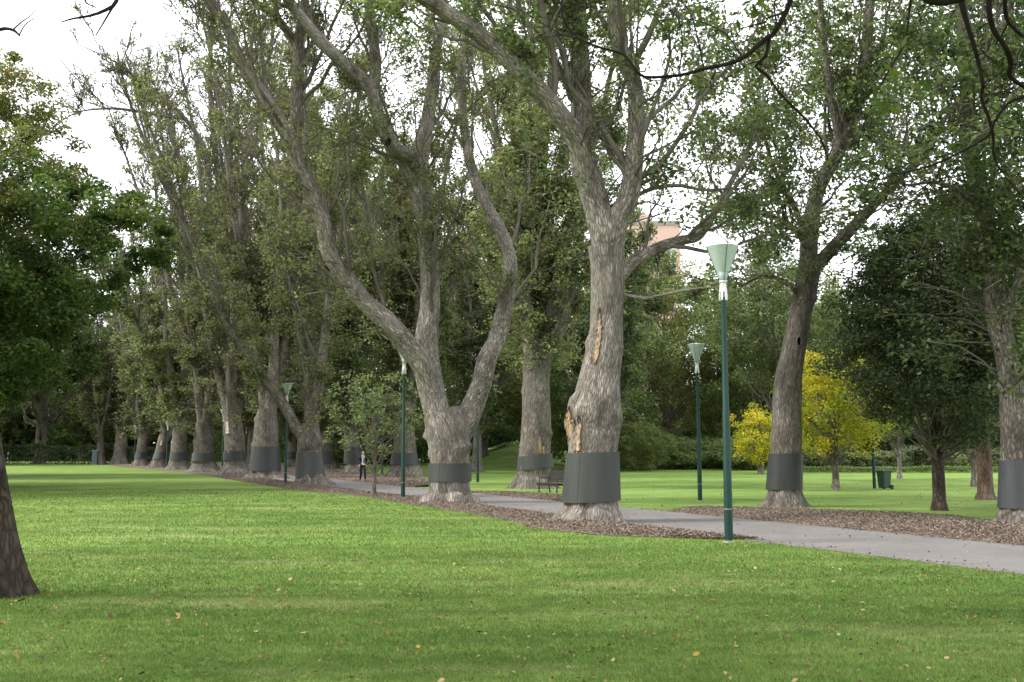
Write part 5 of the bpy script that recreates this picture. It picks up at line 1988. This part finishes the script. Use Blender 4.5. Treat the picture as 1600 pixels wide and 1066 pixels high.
def person(label, loc, rz, suit=True, step=1.0):
    """standing height 1.78 m, faces -Y, walking: own left leg (+x) forward"""
    root = empty('person', loc, rz)
    tag(root, label, 'person')
    skin = mat_plain('skin', (.50, .30, .22), .6, .3, 0, .08)
    top = mat_plain('jacket_cloth', (.022, .024, .032) if suit else (.015, .014, .018), .85, .15, 0, .2, 20)
    leg = mat_plain('trouser_cloth', (.014, .014, .019) if suit else (.05, .065, .11), .85, .15, 0, .2, 20)
    hairm = mat_plain('hair', (.16, .14, .12) if suit else (.02, .015, .012), .8, .2)
    shoe = mat_plain('shoe', (.008, .008, .009), .35, .4)
    # joints
    hipL, hipR = (.095, 0, .93), (-.095, 0, .93)
    kneeL, kneeR = (.11, -.16 * step, .52), (-.10, -.02, .49)
    ankL, ankR = (.12, -.30 * step, .10), (-.11, .24 * step, .13)
    toeL, toeR = (.14, -.44 * step, .07), (-.12, .12 * step, .045)
    shL, shR = (.185, .01, 1.44), (-.185, .01, 1.44)
    elL, elR = (.235, .10 * step, 1.17), (-.25, -.02 * step, 1.17)
    wrL, wrR = (.215, .03, .94), (-.235, -.16 * step, .96)
    # body: head, neck, trunk, limbs and hands in one surface
    s = Skel()
    pel = s.p((0, 0, .95), (.13, .10))
    ab = s.p((0, -.005, 1.12), (.125, .09), pel)
    ch = s.p((0, .0, 1.32), (.145, .10), ab)
    nb = s.p((0, .01, 1.46), (.075, .065), ch)
    nk = s.p((0, -.005, 1.535), .052, nb)
    hd = s.chain(nk, [((0, -.02, 1.60), (.062, .075)), ((0, -.02, 1.67), (.074, .092)), ((0, -.008, 1.735), (.06, .075))])
    for sh, el, wr, sg in ((shL, elL, wrL, 1), (shR, elR, wrR, -1)):
        a1 = s.chain(nb, [((sg * .10, .01, 1.45), .06), (sh, .058), (el, .042), (wr, .027)])
        d = np.array(wr) - np.array(el)
        d = d / np.linalg.norm(d)
        w = np.array(wr)
        palm = s.p(tuple(w + d * .06), (.034, .018), a1)
        k = [(-.03, .075), (-.01, .085), (.01, .08), (.03, .062)]
        for off, ln in k:
            b0 = w + d * .085 + np.array([0, off, 0])
            c1 = b0 + d * ln * .5
            c2 = b0 + d * ln * .85 + np.array([-sg * .018, 0, 0])
            s.chain(palm, [(tuple(b0), .0095), (tuple(c1), .0085), (tuple(c2), .0075)])
        tb = w + d * .035 + np.array([0, -.035, 0])
        s.chain(palm, [(tuple(tb), .011), (tuple(tb + d * .04 + np.array([0, -.012, 0])), .009)])
    for hp, kn, an, to in ((hipL, kneeL, ankL, toeL), (hipR, kneeR, ankR, toeR)):
        s.chain(pel, [(hp, .085), (kn, .058), (an, .032), (to, (.026, .016))])
    body = skin_body('body', s.v, s.e, s.r, pel, skin, root)
    # face and ears
    bm = bmesh.new()
    for sx in (-1, 1):
        r = bmesh.ops.create_uvsphere(bm, u_segments=8, v_segments=6, radius=.011)
        bmesh.ops.translate(bm, vec=(sx * .03, -.098, 1.655), verts=r['verts'])
    bm_obj('eye', bm, shoe, body, True)
    bm = bmesh.new()
    r = bmesh.ops.create_cone(bm, segments=8, radius1=.017, radius2=.006, depth=.045, cap_ends=True)
    bmesh.ops.rotate(bm, cent=(0, 0, 0), matrix=Matrix.Rotation(.35, 3, 'X'), verts=r['verts'])
    bmesh.ops.translate(bm, vec=(0, -.112, 1.632), verts=r['verts'])
    bm_obj('nose', bm, skin, body, True)
    bm = bmesh.new()
    box(bm, (0, -.096, 1.588), (.045, .012, .008), None, .003)
    bm_obj('mouth', bm, mat_plain('lip', (.35, .14, .12), .5, .3), body)
    for sx in (-1, 1):
        bm = bmesh.new()
        r = bmesh.ops.create_uvsphere(bm, u_segments=8, v_segments=6, radius=.03)
        bmesh.ops.scale(bm, vec=(.35, .6, 1), verts=r['verts'])
        bmesh.ops.translate(bm, vec=(sx * .078, -.005, 1.645), verts=r['verts'])
        bm_obj('ear', bm, skin, body, True)
    # hair cap
    bm = bmesh.new()
    r = bmesh.ops.create_uvsphere(bm, u_segments=18, v_segments=12, radius=1)
    bmesh.ops.scale(bm, vec=(.085, .105, .10), verts=r['verts'])
    bmesh.ops.translate(bm, vec=(0, .012, 1.695), verts=r['verts'])
    dead = [v for v in bm.verts if v.co.z < 1.60 or (v.co.y < -.045 and v.co.z < 1.725)]
    bmesh.ops.delete(bm, geom=dead, context='VERTS')
    bm_obj('hair', bm, hairm, root, True)
    # trousers
    s = Skel()
    pel = s.p((0, 0, .95), (.150, .118))
    s.p((0, 0, 1.05), (.14, .11), pel)
    for hp, kn, an in ((hipL, kneeL, ankL), (hipR, kneeR, ankR)):
        mid = tuple((np.array(hp) + np.array(kn)) / 2)
        s.chain(pel, [((hp[0], hp[1], .90), (.098, .10)), (mid, .088), (kn, .072), (tuple((np.array(kn) + np.array(an)) / 2), .064), ((an[0], an[1], an[2] - .01), .058)])
    skin_body('trousers', s.v, s.e, s.r, pel, leg, root)
    # jacket
    s = Skel()
    ch = s.p((0, .012, 1.30), (.165, .118))
    s.chain(ch, [((0, .012, 1.12), (.152, .112)), ((0, .012, .95), (.165, .122)), ((0, .012, .84), (.172, .128))])
    up = s.p((0, .015, 1.45), (.11, .085), ch)
    for sh, el, wr, sg in ((shL, elL, wrL, 1), (shR, elR, wrR, -1)):
        w2 = tuple(np.array(wr) + (np.array(el) - np.array(wr)) * .08)
        s.chain(up, [((sg * .11, .012, 1.45), .078), (sh, .076), (el, .060), (w2, .046)])
    skin_body('jacket', s.v, s.e, s.r, ch, top, root)
    if suit:
        # shirt front between the open lapels, collar and tie
        wh = mat_plain('shirt_cloth', (.78, .79, .82), .8, .2, 0, .04)
        bm = bmesh.new()
        rows = [(1.50, .045, -.085), (1.42, .062, -.118), (1.32, .058, -.146), (1.20, .056, -.148), (1.08, .058, -.146), (.97, .062, -.150)]
        vs = []
        for z, hw, y in rows:
            vs.append([bm.verts.new((hw * f, y + .02 * f * f, z)) for f in (-1, -.5, 0, .5, 1)])
        bk = []
        for z, hw, y in rows:
            bk.append([bm.verts.new((hw * f, y + .05, z)) for f in (-1, -.5, 0, .5, 1)])
        for A_, B_ in zip(vs, vs[1:]):
            for k in range(4):
                bm.faces.new((A_[k], B_[k], B_[k + 1], A_[k + 1]))
        for side in (0, 4):
            for q in range(len(rows) - 1):
                bm.faces.new((vs[q][side], bk[q][side], bk[q + 1][side], vs[q + 1][side]))
        bm_obj('shirt', bm, wh, root, True)
        bm = bmesh.new()
        tp = [(1.49, .014), (1.465, .020), (1.455, .012), (1.30, .022), (1.10, .030), (1.06, .002)]
        f_, b_ = [], []
        for z, hw in tp:
            y = -.108 if z > 1.45 else (-.135 if z > 1.4 else -.162)
            f_.append([bm.verts.new((-hw, y, z)), bm.verts.new((hw, y, z))])
            b_.append([bm.verts.new((-hw, y + .012, z)), bm.verts.new((hw, y + .012, z))])
        for q in range(len(tp) - 1):
            bm.faces.new((f_[q][0], f_[q + 1][0], f_[q + 1][1], f_[q][1]))
            for sd in (0, 1):
                bm.faces.new((f_[q][sd], b_[q][sd], b_[q + 1][sd], f_[q + 1][sd]))
        bm_obj('tie', bm, mat_plain('tie_cloth', (.03, .03, .05), .6, .3), root)
        for sg in (-1, 1):
            bm = bmesh.new()
            V = [(sg * .015, -.10, 1.505), (sg * .06, -.06, 1.53), (sg * .07, -.06, 1.495), (sg * .035, -.115, 1.455)]
            a_ = [bm.verts.new(v) for v in V]
            c_ = [bm.verts.new((v[0], v[1] + .015, v[2])) for v in V]
            bm.faces.new(a_ if sg < 0 else a_[::-1])
            for k in range(4):
                bm.faces.new((a_[k], a_[(k + 1) % 4], c_[(k + 1) % 4], c_[k]))
            bm_obj('collar', bm, wh, root)
    for an, to, tip in ((ankL, toeL, .35), (ankR, toeR, -.45)):
        bm = bmesh.new()
        r = bmesh.ops.create_uvsphere(bm, u_segments=14, v_segments=8, radius=1)
        bmesh.ops.scale(bm, vec=(.05, .145, .048), verts=r['verts'])
        for v in r['verts']:
            if v.co.z < -.03:
                v.co.z = -.035
        bmesh.ops.rotate(bm, cent=(0, 0, 0), matrix=Matrix.Rotation(-tip * .7, 3, 'X'), verts=r['verts'])
        c_ = (np.array(an) + np.array(to)) / 2
        zmin = min(v.co.z for v in r['verts'])
        bmesh.ops.translate(bm, vec=(c_[0], c_[1] - .01, -zmin + .004), verts=r['verts'])
        bm_obj('shoe', bm, shoe, root, True)
    return root


g = gpt(566.5, 752.5)
person('man in dark suit, white shirt and tie walking along the path', (g[0], g[1], .006), math.radians(16))
g = gpt(87, 727)
person('distant figure in dark top and blue jeans walking beside the hedge', (g[0], 138, float(gh(-60, 138))), math.radians(70), suit=False)

# ------------------------------------------------------------------ light
SUN_EL, SUN_AZ = math.radians(44), math.radians(-102)     # azimuth measured from +Y towards +X: from the left, a little behind the camera
sun_d = bpy.data.lights.new('sun', 'SUN')
sun_d.energy = 1.5
sun_d.angle = math.radians(12)
sun_d.color = (1.0, .965, .91)
sun = bpy.data.objects.new('sun', sun_d)
COL.objects.link(sun)
dirv = Vector((math.sin(SUN_AZ) * math.cos(SUN_EL), math.cos(SUN_AZ) * math.cos(SUN_EL), math.sin(SUN_EL)))
sun.rotation_euler = dirv.to_track_quat('Z', 'Y').to_euler()
sun.location = (-40, -20, 60)

w = bpy.data.worlds.new('World')
scn.world = w
w.use_nodes = True
t = w.node_tree
t.nodes.clear()
b = NB(t)
sky = b.n('ShaderNodeTexSky', sky_type='NISHITA')
sky.sun_disc = False
sky.sun_elevation = SUN_EL
sky.sun_rotation = SUN_AZ
sky.dust_density = 4
sky.altitude = 50
# thin bright overcast: the blue sky veiled by an even white cloud layer with soft variation
gco = b.n('ShaderNodeTexCoord').outputs['Generated']
cl = b.noise(b.mapping(gco, (1, 1, 2.2)), 2.2, 5, .55)
cc = b.ramp(cl, [(.3, (8.2, 8.5, 9.0)), (.7, (9.8, 9.9, 10.1))])
mixc = b.mix(.86, sky.outputs[0], cc)
bg = b.n('ShaderNodeBackground')
b.l(mixc, bg.inputs[0])
bg.inputs[1].default_value = .10
o = b.n('ShaderNodeOutputWorld')
b.l(bg.outputs[0], o.inputs[0])

scn.view_settings.view_transform = 'Standard'
scn.view_settings.look = 'None'
scn.view_settings.exposure = 1.65
scn.view_settings.gamma = 1
scn.view_settings.use_curve_mapping = False
scn.cycles.max_bounces = 5
scn.cycles.diffuse_bounces = 4
scn.cycles.glossy_bounces = 2
scn.cycles.transmission_bounces = 3
scn.cycles.sample_clamp_indirect = 6
scn.render.film_transparent = False
